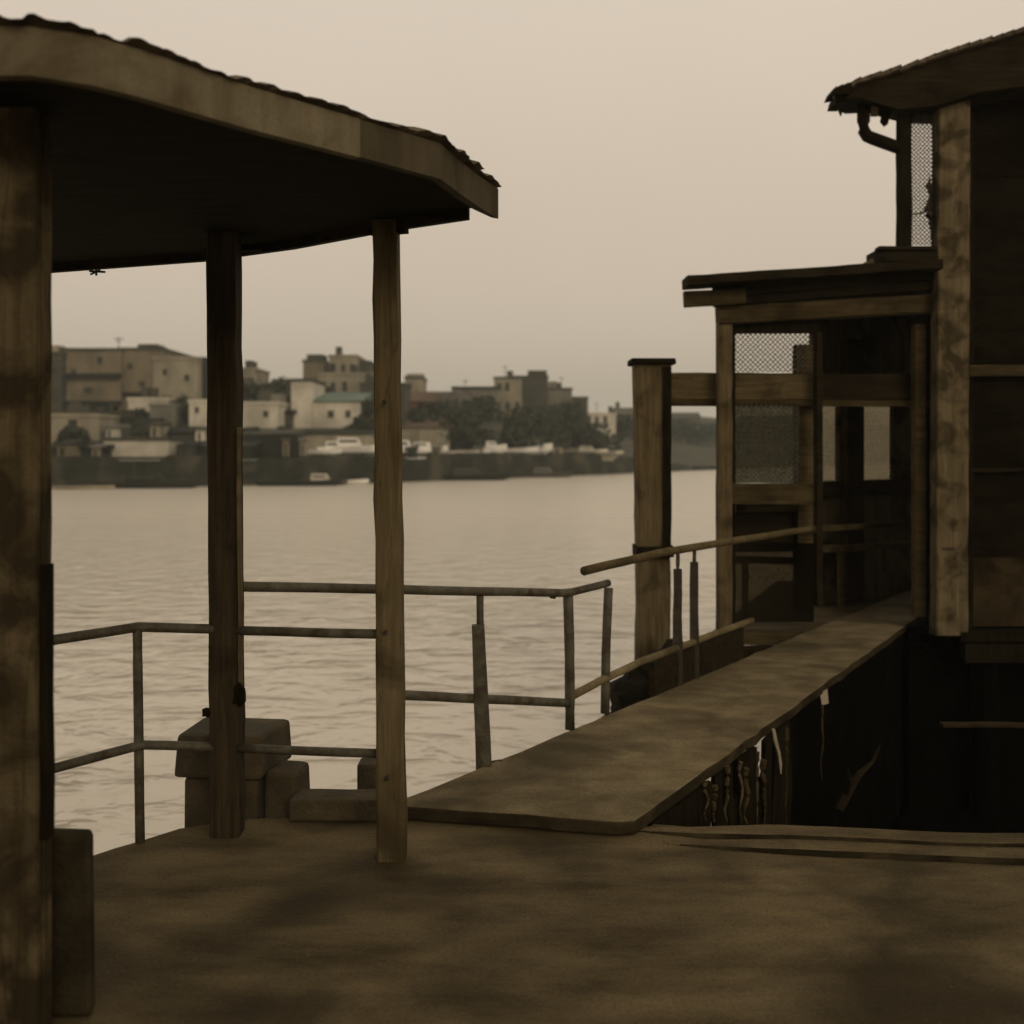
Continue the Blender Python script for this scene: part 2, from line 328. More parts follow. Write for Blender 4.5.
# ------------------------------------------------------------------ shelter roof with posts
SZ = 2.63
sh = thing('open_shelter', 'open timber shelter with tiled roof on three posts over the deck', 'shelter', (-1.3,3.9,0))
outer = [(-3.4,2.5),(-1.42,2.48),(-1.20,2.49),(-1.07,2.545),(-.98,2.63),(-.76,2.90),(-.484,3.185),(-.369,3.30),(-.246,3.43),(-.173,3.69),(-.118,3.86),(-.055,4.03)]
farE = [(-.17,4.02),(-.53,4.24),(-1.0,4.60),(-1.52,4.93),(-2.4,5.22),(-3.4,5.3)]
ring = outer+farE
def inset(poly, d):
    c = Vector((-1.7,3.9)); out = []
    n = len(poly)
    for i in range(n):
        a, b, e = Vector(poly[i-1]), Vector(poly[i]), Vector(poly[(i+1)%n])
        t = ((b-a).normalized()+(e-b).normalized())
        if t.length < 1e-4: t = (b-a)
        t.normalize(); nrm = Vector((-t.y, t.x)); out.append(tuple(b+nrm*d))
    return out
inn = inset(ring, .035)
# fascia board: one strip following the front and end edge, real thickness
def fascia(idx, name, m, z0, z1, ring=ring, inn=inn):
    g = MB(); A = [g.bm.verts.new((*ring[i], z0+zo(i))) for i in idx]; B = [g.bm.verts.new((*ring[i], z1)) for i in idx]
    C = [g.bm.verts.new((*inn[i], z0+zo(i))) for i in idx]; D = [g.bm.verts.new((*inn[i], z1)) for i in idx]
    for j in range(len(idx)-1):
        for P_, Q_ in ((A,B),(B,D),(D,C),(C,A)):
            g.bm.faces.new((P_[j],P_[j+1],Q_[j+1],Q_[j]))
    for j in (0,-1): g.bm.faces.new((A[j],B[j],D[j],C[j]))
    return g.build(name, m, sh)
def zo(i): return random.Random(i).uniform(-.003,.003)
fascia(list(range(0,7)), 'fascia_board', 'fascia', SZ, SZ+.125)
o = fascia(list(range(6,12)), 'fascia_board', 'fascia_dark', SZ+.002, SZ+.122); o['label'] = 'darker bent end length of fascia board'
fascia(list(range(12,18)), 'fascia_board', 'hdark', SZ-.006, SZ+.11)
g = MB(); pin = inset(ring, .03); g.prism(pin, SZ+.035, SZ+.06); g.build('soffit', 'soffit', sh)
for t in (.12,.32,.52,.72,.9):
    x = -3.0+t*2.75
    y0 = 2.56 if x < -1.2 else (2.62+(x+1.1)*1.12); y1 = 5.1+(x+3.4)*-.09 if x < -2 else 5.0-(x+1.5)*.72
    g = MB(); g.timber((x,y0+.10,SZ+.028), (x,y1-.16,SZ+.028), .05, .02); g.bm.free()
# tiles: corrugated skirt following the eaves up to the crown
g = MB()
per = []
ot = inset(ring, -.022)
for i in range(len(ot)):
    a, b = Vector(ot[i]), Vector(ot[(i+1)%len(ot)]); n = max(1, int((b-a).length/.0135))
    for k in range(n): per.append(a.lerp(b, k/n))
cum = 0; rows = [[] for _ in range(5)]; under = []
cen = Vector((-1.9,3.85))
for i, p in enumerate(per):
    cum += (per[i]-per[i-1]).length if i else 0
    ph = cum/.085*2*math.pi; w = max(0, math.sin(ph))**.7*(.006+.006*abs(noise.noise(Vector((p.x*2.2,p.y*2.2,5))))*2)+.005*noise.noise(Vector((p.x*7,p.y*7,2)))
    wob = .009*noise.noise(Vector((p.x*3.1,p.y*3.1,7)))
    tile_i = int(cum/.085); wob += random.Random(tile_i).uniform(-.005,.006); push = random.Random(tile_i+99).uniform(-.014,.014)
    dirn = (cen-p)
    for r, (f_, z) in enumerate(((0,.128),(.03,.152),(.3,.235),(.65,.33),(1.0,.42))):
        q = p+dirn*min(f_,.995)-dirn.normalized()*(push if f_ < .1 else 0)
        rows[r].append(g.bm.verts.new((q.x, q.y, SZ+z+(w+wob)*(1-f_)+(0.004 if r==0 else -.004))))
    q = p+dirn*.02; under.append(g.bm.verts.new((q.x, q.y, SZ+.126)))
n = len(per)
for a, b in zip([under]+rows, rows):
    if a is b: continue
    for i in range(n): g.bm.faces.new((a[i], a[(i+1)%n], b[(i+1)%n], b[i]))
g.bm.faces.new(under[::-1])
bmesh.ops.contextual_create(g.bm, geom=[v for v in rows[-1]])
g.build('roof_tiles', 'tile', sh)
# posts
g = MB(); g.timber((-.500,4.17,0), (-.530,4.21,SZ+.03), .118, .098, jit=.0028, w2=.104, up=Vector((0,1,0))); g.build('post', 'post', sh)['label'] = 'brown right roof post standing on the open deck'
g = MB(); g.timber((-1.262,4.44,0), (-1.284,4.46,SZ+.03), .128, .125, jit=.0028, w2=.128, up=Vector((0,1,0)))
p2 = g.build('post', 'post_dark', sh); p2['label'] = 'dark middle roof post in front of the mooring block'
g = MB(); g.lump((-1.335,4.40,.545), .020, 2, .5, 2, (1.3,1,1)); g.build('rope_knot', 'dark', p2)
g = MB(); g.lump((-1.195,4.39,.63), .030, 2, .5, 2, (.9,1,1.7)); g.build('rope_knot', 'dark', p2)
g = MB(); g.lump((-1.335,4.42,.83), .009, 1, .4); g.build('nail_stub', 'iron', p2)
g = MB(); g.timber((-1.488,2.815,0), (-1.488,2.815,SZ+.03), .31, .030, jit=.0015, wav=.001, up=Vector((0,1,0))); col_ = g.build('post', 'column_near', sh); col_['label'] = 'thick stained built-up column at the left edge'
g = MB(); g.timber((-1.495,2.838,0), (-1.495,2.838,SZ+.03), .29, .014, jit=.001, wav=0, up=Vector((0,1,0))); g.build('packing_strip', 'dark', col_)
g = MB(); g.timber((-1.486,2.873,0), (-1.486,2.873,SZ+.03), .305, .055, jit=.0015, wav=.001, up=Vector((0,1,0))); g.build('back_board', 'column_near', col_)
g = MB(); g.timber((-1.325,2.845,.60), (-1.327,2.845,1.375), .026, .05, jit=.001, wav=.002, up=Vector((0,1,0))); g.build('edge_bar', 'dark', col_)
g = MB(); g.timber((-1.1915,4.40,.62), (-1.2005,4.40,1.80), .014, .03, jit=.002, wav=.002, up=Vector((0,1,0))); g.build('lit_edge_strip', 'column', p2)  # pale strip added as the post's sky-lit right edge
g = MB(); g.timber((-1.40,4.60,SZ-.018), (-1.12,4.50,SZ-.018), .05, .028); g.build('bracket', 'dark', sh)
g = MB(); g.timber((-.60,4.22,SZ-.012), (-.44,4.18,SZ-.012), .05, .022); g.build('bracket', 'dark', sh)
g = MB(); g.tube([(-2.12,5.10,SZ+.0),(-2.12,5.10,SZ-.04)], .006, 6); g.tube([(-2.155,5.10,SZ-.018),(-2.075,5.10,SZ-.022)], .006, 6); g.tube([(-2.15,5.1,SZ-.035),(-2.10,5.1,SZ-.012)], .005, 6); g.build('hook', 'iron', sh)

for bx, by, bz in ((-.515,4.112,.35),(-.520,4.114,.95),(-.525,4.116,1.9)):
    g = MB(); g.tube([(bx,by+.01,bz),(bx,by-.002,bz),(bx,by-.008,bz)], [.009,.009,.005], 8); g.build('bolt', 'iron', sh)
# ------------------------------------------------------------------ railings
def sag(p, q, n=8, a=.004):
    p, q = Vector(p), Vector(q); return [p.lerp(q, i/n)+(Vector((0,rnd(-a,a)*.5,rnd(-a,a)*.6)) if 0<i<n else Vector((0,0,0))) for i in range(n+1)]
def P3(px, py, Y): return at(px, py, Y)
r1 = thing('pipe_railing', 'angled grey pipe railing between the left column and right roof post', 'railing', (-1.62,4.34,0))
def rail(par, name, pts, r, m='pipe'):
    g = MB(); full = []
    for a, b in zip(pts, pts[1:]):
        s_ = sag(a, b, max(3, int((Vector(b)-Vector(a)).length/.2)), .003); full += s_[:-1]
    full.append(Vector(pts[-1])); g.tube(full, r, 12); return g.build(name, m, par, smooth=True)
rail(r1, 'top_rail', [P3(34,643,4.04), P3(138,627,4.33), P3(214,629,4.40)], .0215)
rail(r1, 'top_rail', [P3(238,630.5,4.40), P3(379,634,4.20)], .0205)
rail(r1, 'mid_rail', [P3(34,774,4.04), P3(141,745,4.33), P3(214,747,4.40)], .0205)
rail(r1, 'mid_rail', [P3(238,748,4.40), P3(379,753.5,4.20)], .0195)
rail(r1, 'rail_post', [(-1.612,4.335,-.02), (-1.618,4.335,.45), (-1.622,4.33,.93)], .0205)
g = MB(); g.timber((-1.955,4.06,-.3), (-1.955,4.06,1.0), .045, .045, w2=.045, up=Vector((0,1,0))); g.build('end_post', 'iron', r1)

r2 = thing('pipe_railing', 'upper pipe railing bending from behind the posts to the walkway start', 'railing', (-.165,5.17,0))
rail(r2, 'top_rail', [P3(232,586.5,4.52), P3(402,589.5,4.93), P3(480,591.5,5.20), P3(562,593,5.76), P3(572,592,5.83), P3(608,583,6.17)], .0235)
rail(r2, 'mid_rail', [P3(390,694.5,4.90), P3(403,695,4.93), P3(480,699,5.20), P3(568,703,5.81)], .0245)
rail(r2, 'rail_post', [P3(391,792,4.90), P3(391,700,4.90), P3(391,591,4.90)], .019)
rail(r2, 'rail_post', [P3(481,766,5.20), P3(480.5,680,5.20), P3(480,596,5.20)], .020)
g = MB(); a = P3(484,772,5.19); b = P3(478,624,5.19); g.timber(a+Vector((0,-.02,0)), b+Vector((0,-.02,0)), .082, .055, w2=.062, up=Vector((0,1,0))); s1 = g.build('post_sleeve', 'pipe', r2)
rail(r2, 'rail_post', [P3(570,729,5.83), P3(569.5,650,5.83), P3(568,594,5.83)], .030)
rail(r2, 'rail_post', [P3(605,713,6.15), P3(606,650,6.16), P3(608.5,588,6.17)], .028)
g = MB(); g.lump(P3(553,595,5.72), .022, 2, .6); g.build('weld_lump', 'conc', r2)
g = MB(); g.lump(P3(500,764,5.25), .028, 2, .6, 2, (1.8,1,.8)); g.build('post_foot', 'conc', r2)

r3 = thing('walkway_handrail', 'timber and pipe handrail along the walkway side reaching the shack', 'handrail', (.9,6.7,.07))
def PL(px, py, dy=0): return at(px, py, YL(px)+dy)
rail(r3, 'hand_rail', [PL(584,571), PL(660,553), PL(720,543), PL(800,530.5), PL(812,529)], [.028, .027, .027, .026][0], 'beam')
rail(r3, 'lower_rail', [PL(572,696), PL(600,681), PL(640,662), PL(720,632), PL(752,620.5)], .024, 'walk')
g = MB(); a = PL(646,676); b = PL(800,612)
ptsT = [PL(x, y) for x, y in ((652,660),(672,652.5),(690,645),(720,634),(742,625.5))]
lo = []; hi = []
for p in ptsT: lo.append(Vector((p.x,p.y,.072)));
g2 = MB()
V = [[g2.bm.verts.new(v) for v in (Vector((p.x-.018,p.y+.01,.071)), Vector((p.x+.012,p.y-.008,.071)), Vector((p.x+.012,p.y-.008,p.z-.02)), Vector((p.x-.018,p.y+.01,p.z-.02)))] for p in ptsT]
for a_, b_ in zip(V, V[1:]):
    for i in range(4): g2.bm.faces.new((a_[i],a_[(i+1)%4],b_[(i+1)%4],b_[i]))
g2.bm.faces.new(V[0][::-1]); g2.bm.faces.new(V[-1]); g2.build('side_board', 'hdark', r3)
for px, y0, y1, w_s in ((678,569,686,.062),(694.5,562,676,.062)):
    Y = YL(px); g = MB(); g.timber(at(px, 450+1630/Y, Y)+Vector((0,0,-.03)), at(px-.5, y0, Y), w_s, .05, w2=w_s*.85, up=Vector((0,1,0))); g.build('handrail_post', 'iron', r3)
    rail(r3, 'spindle', [at(px-.3, y0+4, Y), at(px, 547, Y)], .014)

# ------------------------------------------------------------------ pillar in the water with footing
pl = thing('mooring_pillar', 'tall square timber pillar with flat cap standing in the water', 'pillar', (1.26,9.2,WZ))
g = MB(); g.timber((1.29,9.15,-2.4), (1.285,9.15,.745), .295, .27, up=Vector((0,1,0)), jit=.005); g.build('lower_shaft', 'post', pl)
g = MB(); g.timber((1.285,9.15,.750), (1.272,9.15,2.475), .30, .28, w2=.315, up=Vector((0,1,0)), jit=.004); g.build('upper_shaft', 'post', pl)
g = MB(); g.timber((1.275,9.15,2.478), (1.275,9.15,2.525), .40, .36, seg=1, jit=.004, wav=0, up=Vector((0,1,0))); g.build('cap', 'dark', pl)
g = MB(); g.timber((1.395,8.998,.752), (1.395,8.994,2.45), .075, .02, up=Vector((0,1,0))); g.build('dark_edge_strip', 'dark', pl)  # thin dark strip laid on for the pillar's darker right edge
g = MB(); g.timber((1.12,9.13,.78), (1.45,9.13,.79), .35, .10, seg=2); g.build('collar', 'dark', pl)
g = MB()
for i in range(16):
    g.lump((1.22+rnd(-.30,.12), 8.7+rnd(-.3,.3), rnd(-2.0,-.7)), rnd(.22,.34), 3, .6, 1.6)
g.lump((1.14,8.2,-.42), .30, 3, .5, 2.0, (1.1,1,.9)); g.lump((1.24,8.55,-.46), .36, 3, .5, 1.8, (1.0,1,1.1)); g.lump((1.40,8.5,-.30), .34, 3, .5, 1.8); g.lump((1.10,8.6,-.62), .24, 3, .5, 2.2)
tag(g.build('rock_mound', 'rock', base=(1.4,8.8,WZ)), 'dark wet rock mound around the foot of the mooring pillar', 'rocks')

# ------------------------------------------------------------------ shack
hk = thing('timber_shack', 'small flat-roofed timber shack with wire mesh panels over the walkway', 'shack', (2.9,9.2,.06))
YS = 9.15
def bar(p, q, w, h, name, m, par=hk, up=None, **k):
    g = MB(); g.timber(p, q, w, h, up=up or Vector((0,0,1)), **k); return g.build(name, m, par)
UPY = Vector((0,1,0))
def vpost(px0, px1, y0, y1, Y, name, m, d=.11, par=hk):
    x = (px0+px1)/2
    return bar(at(x,y1,Y), at(x,y0,Y), (px1-px0)/F*Y, d, name, m, par, UPY)
def hbar(px0, px1, ya0, ya1, yb0, yb1, Y, name, m, d=.09, par=hk, Y2=None):
    a = at(px0,(ya0+ya1)/2,Y); b = at(px1,(yb0+yb1)/2,Y2 or Y)
    return bar(a, b, d, (ya1-ya0)/F*Y, name, m, par)
vpost(717,731,322,631,YS,'corner_post','post',.13)
vpost(731.5,735,330,625,YS+.05,'dark_strip','dark',.04)
vpost(815,821,333,606,YS+.02,'door_post','hdark',.12)
bar(at(812,529,9.12), at(900,524,10.6), .05, .05, 'inner_handrail', 'hwood')
bar(at(820,549,10.2), at(915,545,10.6), .05, .07, 'inner_handrail', 'beam')
vpost(742,748,560,632,9.9,'inner_post','hwood',.05)
vpost(838,843,549,606,10.3,'inner_post','hwood',.05)
vpost(880,885,546,600,10.5,'inner_post','hwood',.05)
vpost(913,924,325,616,YS+.02,'door_post','hwood',.10)
vpost(925,934,300,630,YS+.35,'dark_strip','dark',.1)  # dark strip stands in for the shadowed gap beside the column
hbar(717,936,307,325,290,318,YS-.01,'header_beam','hwood',.16)
hbar(714,936,287,307,268,292,YS-.05,'eave_board','hdark',.12)
hbar(684,745,292,307,290,303,YS-.12,'lower_eave_plank','hwood',.10)
hbar(685,936,278,287.5,263.5,270,YS-.20,'upper_eave_plank','hdark',.30)
# roof deck
g = MB(); zl, zr = 3.13, 3.30
g.hexa([(1.80,9.0,zl-.05),(3.95,9.0,zr-.05),(5.7,12.3,zr),(3.0,11.0,zl-.06)], [(1.80,9.0,zl+.03),(3.95,9.0,zr+.03),(5.7,12.3,zr+.08),(3.0,11.0,zl+.02)])
g.build('roof', 'hdark', hk)
bar((1.95,9.04,-.30), (3.0,9.06,-.30), .06, .46, 'floor_beam', 'hdark')
hbar(731,818,318,334,316,334,YS+.03,'mesh_frame','dark',.05)
# long pale beam from pillar across
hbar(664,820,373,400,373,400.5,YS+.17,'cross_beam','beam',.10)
hbar(820.5,936,374,400,373,401,YS+.18,'cross_beam','hdark',.10)  # same beam's right length, coloured dark to paint in interior shade
hbar(664,936,400,406,402,405,YS+.16,'cross_beam_batten','hwood',.08)
hbar(731,818,483,504,484,504,YS+.04,'lower_board','hwood',.05)
hbar(735,797,500,512,500,511,YS+.30,'bench_edge','hwood',.10)
hbar(735,800,511,543,511,543,YS+.34,'bench_panel','hdark',.04)
hbar(735,797,556,563,558,564,YS+.50,'inner_rail','hwood',.05)
g = MB(); a = at(731,622,YS+.09); b = at(814,543,YS+.09); g.box(a.x,b.x,a.y,a.y+.004,a.z,b.z); g.build('dimming_pane', 'dim_pane_low', hk)
hbar(735,800,543,552,543,551,YS+.36,'bench_edge','dark',.04)
vpost(797,812,345,612,9.45,'inner_post','beam',.12)
vpost(793.5,796.8,345,612,9.46,'inner_post','dark',.05)
def mesh(name, P0, P1, P2, P3_, pitch, r, par, m='wire'):
    """diamond wire mesh on the parallelogram P0(lower left) P1(lower right) P3(upper left)"""
    g = MB(); U = P1-P0; Vv = P3_-P0; W, H = U.length, Vv.length; u, v = U/W, Vv/H
    nrm = u.cross(v).normalized()
    for sgn in (1,-1):
        k = -H
        while k < W+H:
            # line x = k + sgn*y
            pts = []
            y = 0.0; t0, t1 = 0.0, H
            if sgn > 0: t0, t1 = max(0,-k), min(H, W-k)
            else: t0, t1 = max(0, k-W), min(H, k)
            if t1-t0 > pitch*.3:
                nseg = max(2, int((t1-t0)/(pitch*.5)))
                for i in range(nseg+1):
                    yy = t0+(t1-t0)*i/nseg; xx = k+sgn*yy
                    d = nrm*(r*1.1*sgn*(1 if i%2 else -1))+Vector((rnd(-1,1),0,rnd(-1,1)))*pitch*.045
                    pts.append(P0+u*xx+v*yy+d)
                g.tube(pts, r, 4)
            k += pitch
    return g.build(name, m, par)
mesh('wire_mesh', at(732,372,YS+.06), at(815,372,YS+.06), None, at(732,333,YS+.06), .046, .0045, hk)
mesh('wire_mesh', at(732,482,YS+.06), at(799,482,YS+.06), None, at(732,404,YS+.06), .046, .0038, hk)
g = MB(); a = at(731,483,YS+.11); b = at(800,404,YS+.11); g.box(a.x,b.x,a.y,a.y+.004,a.z,b.z); g.build('dimming_pane', 'dim_pane', hk)
# rear wall, following the walkway, with two mesh windows
A = Vector((3.06,10.45,0)); B = Vector((5.35,12.1,0)); dv = (B-A); Lw = dv.length; dn = dv/Lw
def onw(px):
    k = (px-512)/F; # A.x+t*dx = k*(A.y+t*dy)
    t = (k*A.y-A.x)/(dn.x-k*dn.y); return A+dn*t
def wpanel(px0, px1, z0, z1, name, m, th=.04, off=0):
    a, b = onw(px0), onw(px1); nn = Vector((-dn.y, dn.x, 0))*th; oo = Vector((-dn.y, dn.x,0))*off
    g = MB(); q = [a+oo, b+oo, b+oo+nn, a+oo+nn]
    g.hexa([(p.x,p.y,z0) for p in q], [(p.x,p.y,z1) for p in q]); return g.build(name, m, hk)
wpanel(812,930,.06,1.37,'rear_wall','inside'); wpanel(812,936,2.21,3.26,'rear_wall','inside')
for a_, b_ in ((812,822),(838.5,858),(893,930)): wpanel(a_, b_, 1.371, 2.209, 'rear_wall', 'inside', .05, -.004)
wpanel(814,928,1.20,1.36,'wall_rail','hwood',.03,-.05); wpanel(816,926,2.22,2.42,'wall_rail','hwood',.03,-.05)
wpanel(840,857,.1,2.9,'wall_stud','hwood',.08,-.09); pass
for a_, b_ in ((821,839.5),(857,894)):
    a, b = onw(a_), onw(b_); wn = wpanel(a_, b_, 1.36, 2.22, 'window_pane', 'grime', .004, .06)
    o = Vector((-dn.y, dn.x, 0))*.03
    mesh('window_mesh', a+o+Vector((0,0,1.37)), b+o+Vector((0,0,1.37)), None, a+o+Vector((0,0,2.21)), .05, .0035, hk)
g = MB(); g.prism([(1.80,9.02),(2.82,9.02),(3.16,9.5),(5.3,12.42),(3.3,12.5)], -.06, .058); g.build('floor_platform', 'hwood', hk)
for x, y in ((1.95,9.15),(2.6,9.2),(3.3,12.0)):
    g = MB(); g.tube([(x,y,z) for z in (-2.4,-1.5,-.8,-.062)], [.085,.08,.08,.075], 10, .005); g.build('pile', 'dark', hk)
# scrap of tile on roof
g = MB(); g.hexa([(3.10,9.0,3.34),(3.27,9.0,3.345),(3.27,9.12,3.345),(3.10,9.12,3.34)], [(3.11,9.0,3.355),(3.25,9.0,3.43),(3.25,9.12,3.41),(3.11,9.12,3.355)])
tag(g.build('broken_tile', 'tile', base=(3.2,9.05,3.34)), 'broken tile scrap lying on the flat shack roof', 'tile')

# ------------------------------------------------------------------ right building
rb = thing('dark_building', 'tall dark plank building with pale corner column at right', 'building', (4.6,9.3,0))
YB = 9.0
bar(at(948.5,634,YB), at(951,92,YB), .285, .16, 'corner_column', 'column', rb, UPY, jit=.004)
g = MB()
zb = .06
while zb < 5.1:  # overlapping boards
    h = rnd(.30,.48)
    g.hexa([(4.05,9.13,zb),(7.4,9.13,zb),(7.4,9.17,zb),(4.05,9.17,zb)], [(4.05,9.135,zb+h-.002),(7.4,9.135,zb+h-.002),(7.4,9.17,zb+h-.004),(4.05,9.17,zb+h-.004)]); zb += h
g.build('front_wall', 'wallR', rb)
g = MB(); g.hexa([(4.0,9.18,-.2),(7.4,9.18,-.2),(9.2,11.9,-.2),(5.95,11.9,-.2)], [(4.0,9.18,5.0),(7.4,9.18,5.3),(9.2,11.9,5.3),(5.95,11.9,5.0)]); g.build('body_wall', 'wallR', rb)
bar(at(968,371,9.07), at(1150,369,9.07), .06, .10, 'lintel', 'hwood', rb)
bar(at(968,371,9.07)+Vector((0,0,-.9)), at(1150,369,9.07)+Vector((0,0,-.9)), .03, .03, 'trim', 'hdark', rb)
g = MB(); g.box(4.16,7.3,9.08,9.12,.10,.72); g.build('lower_panel', 'panelR', rb)
vpost(965,972,95,632,9.09,'jamb','dark',.06,rb)
bar((4.0,9.02,.03), (7.4,9.02,.03), .22, .09, 'sill', 'dark', rb)
g = MB(); g.prism([(4.03,8.9),(7.6,8.9),(7.6,9.9),(4.3,9.9)], -.20, -.03); g.build('base_slab', 'dark', rb, bevel=.01)
# roof wedge
g = MB()
fr = [(833,96),(836,89),(860,80),(900,68),(935,56),(980,42),(1024,28),(1075,14)]
bt = [(833,96.5),(836,99),(860,98),(880,104),(900,109),(935,106),(980,92),(1024,86),(1075,80)]
top = [at(x,y,8.8) for x, y in fr]; bot = [at(x,y,8.8) for x, y in bt]
poly = [Vector(p) for p in top]+[Vector(p) for p in bot[::-1]]
def backp(p):
    d = .45 if p.x < 3.8 else .45+(p.x-3.8)*1.6
    return Vector((p.x+d*.5, p.y+d, p.z+.02))
fv = [g.bm.verts.new(p) for p in poly]; bv = [g.bm.verts.new(backp(p)) for p in poly]
g.bm.faces.new(fv); g.bm.faces.new(bv[::-1])
for i in range(len(fv)): g.bm.faces.new((fv[i], fv[(i+1)%len(fv)], bv[(i+1)%len(fv)], bv[i]))
g.build('gable_roof', 'hdark', rb)
g = MB()
for i in range(len(fr)-1):
    a, b = at(*fr[i],8.74), at(*fr[i+1],8.74); n = 4
    for k_ in range(n):
        p, q = a.lerp(b, k_/n), a.lerp(b, (k_+1.15)/n); dz = rnd(-.006,.012)
        g.hexa([(p.x,8.74,p.z-.02+dz),(q.x,8.74,q.z-.02+dz),(q.x+.25,9.3,q.z+.0),(p.x+.25,9.3,p.z+.0)], [(p.x,8.74,p.z+.012+dz),(q.x,8.74,q.z+.022+dz),(q.x+.25,9.3,q.z+.03),(p.x+.25,9.3,p.z+.03)])
g.build('roof_sheets', 'tile', rb)
# ragged eave ends
def shard(pts, y0, th, m, name, par): 
    g = MB(); f = [g.bm.verts.new(at(x,y,y0)) for x, y in pts]; b = [g.bm.verts.new(at(x,y,y0)+Vector((0,th,0))) for x, y in pts]
    g.bm.faces.new(f); g.bm.faces.new(b[::-1])
    for i in range(len(f)): g.bm.faces.new((f[i], f[(i+1)%len(f)], b[(i+1)%len(f)], b[i]))
    return g.build(name, m, par)
shard([(831,95),(834,88),(852,82),(852,92)],8.72,.2,'dark','eave_end',rb)
shard([(836,102),(838,94),(858,88),(870,92),(868,96),(850,98),(846,102)],8.85,.25,'hdark','eave_end',rb)
shard([(870,92),(893,95),(897,108),(891,113),(888,124),(885,126),(881,121),(882,116),(876,114),(872,108)],8.95,.03,'dark','hanging_board',rb)
shard([(872,96),(880,97),(878,116),(871,116)],8.93,.02,'tile','hanging_board',rb)
rp = MB(); rp.tube([at(863.5,90,9.0), at(863.5,122,8.95), at(864,131,8.95), at(867,136,8.96), at(873,138.5,8.97), at(899,148,9.0)], .056, 10); rp.build('downpipe', 'dark', rb, smooth=True)
vpost(897.5,910,100,250,9.0,'screen_post','dark',.10,rb)
g = MB(); a = at(880,265,9.0); b = at(934,248,9.0); g.box(a.x,b.x,8.92,9.35,a.z+.02,b.z); g.timber(at(877,249,8.95), at(934,249,8.95), .12, .03, seg=3); g.build('post_base', 'hdark', rb)
mesh('wire_screen', at(910,245,9.03), at(936,245,9.03), None, at(910,104,9.03), .038, .0050, rb)
g = MB(); pts = [at(x,y,9.04) for x, y in ((930,175),(928,185),(932,195),(929,205),(933,214),(931,222),(932,240))]; g.tube(pts, [.012,.02,.03,.02,.035,.02,.012], 6, .01)
g.tube([at(911,215,9.04),at(922,213,9.04),at(929,209,9.04)], [.005,.01,.02], 5); g.lump(at(930,215,9.03), .035, 2, .6); g.lump(at(927,209,9.03), .022, 2, .6); g.build('dead_vine', 'iron', rb)
for a_ in ((949,277,.03,1.6,.5),(950,374,.03,1.4,.5),(948,549,.045,2.2,.5)):
    g = MB(); g.lump(at(a_[0],a_[1],8.925), a_[2], 2, .5, 2, (a_[3],.2,a_[4])); g.build('rust_scab', 'iron', rb)
for x, y in ((4.3,9.1),(5.6,9.1),(7.0,9.1)):
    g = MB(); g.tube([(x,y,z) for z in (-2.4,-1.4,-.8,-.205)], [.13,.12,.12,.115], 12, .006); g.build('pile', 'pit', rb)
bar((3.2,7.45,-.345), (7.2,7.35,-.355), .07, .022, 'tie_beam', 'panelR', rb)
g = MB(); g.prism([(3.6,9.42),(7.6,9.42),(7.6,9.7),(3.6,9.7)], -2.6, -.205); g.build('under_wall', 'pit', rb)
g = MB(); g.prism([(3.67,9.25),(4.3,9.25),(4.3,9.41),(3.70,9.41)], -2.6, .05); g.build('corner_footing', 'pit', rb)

# pit: dark fill wall added below the walkway, boards with gaps, rocks
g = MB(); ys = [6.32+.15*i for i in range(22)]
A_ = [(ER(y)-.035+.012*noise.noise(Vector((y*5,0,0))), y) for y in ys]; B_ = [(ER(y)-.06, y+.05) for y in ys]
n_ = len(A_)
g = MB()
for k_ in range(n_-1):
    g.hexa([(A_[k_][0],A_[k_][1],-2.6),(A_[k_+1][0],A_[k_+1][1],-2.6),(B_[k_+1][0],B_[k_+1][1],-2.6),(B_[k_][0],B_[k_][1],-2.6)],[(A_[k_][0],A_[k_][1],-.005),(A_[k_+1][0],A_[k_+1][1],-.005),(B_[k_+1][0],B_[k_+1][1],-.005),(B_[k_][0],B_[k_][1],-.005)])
tag(g.build('dark_fill_wall', 'pit', base=(2.5,7.8,-2.6)), 'rough black fill wall added to darken the space below the walkway', 'fill wall')  # wall added as dark fill for the black space under the walkway
def YR(px): k=(px-512)/F; return 2.251/(.6356-k)
edges = [651,661,670,678,688,697.5]; gaps = [(697.5,704.5),(714,715),(723,727),(735.5,739),(747,748),(758,763.5),(772,780.5)]
segs = [(651,659),(659.5,668),(668.5,679),(679.3,688),(688.2,697),(697.4,710),(717,722.5),(729,733),(739,747.3),(747.8,755.5),(763,772),(773,790)]
sk = thing('board_skirt', 'ragged dark boards hanging below the near walkway edge with gaps', 'board skirt', (1.0,5.3,-1))
for i, (a, b) in enumerate(segs):
    g = MB(); m_ = (a+b)/2; y_ = YR(m_)-.02; n = 9; L_ = []; R_ = []
    for j in range(n+1):
        z = .000-(1.95)*j/n; jl = rnd(-1,1)*.012; jr = rnd(-1,1)*.012
        xa = (a-512)/F*YR(a); xb = (b-512)/F*YR(b)
        L_.append((xa+jl, YR(a)-.02, z)); R_.append((xb+jr, YR(b)-.02, z))
    Vf = [[g.bm.verts.new(p) for p in (l, r_, (r_[0]-.02,r_[1]+.025,r_[2]), (l[0]-.02,l[1]+.025,l[2]))] for l, r_ in zip(L_, R_)]
    for p_, q_ in zip(Vf, Vf[1:]):
        for c in range(4): g.bm.faces.new((p_[c],p_[(c+1)%4],q_[(c+1)%4],q_[c]))
    g.bm.faces.new(Vf[0][::-1]); g.bm.faces.new(Vf[-1]); g.build('board', 'dark', sk)
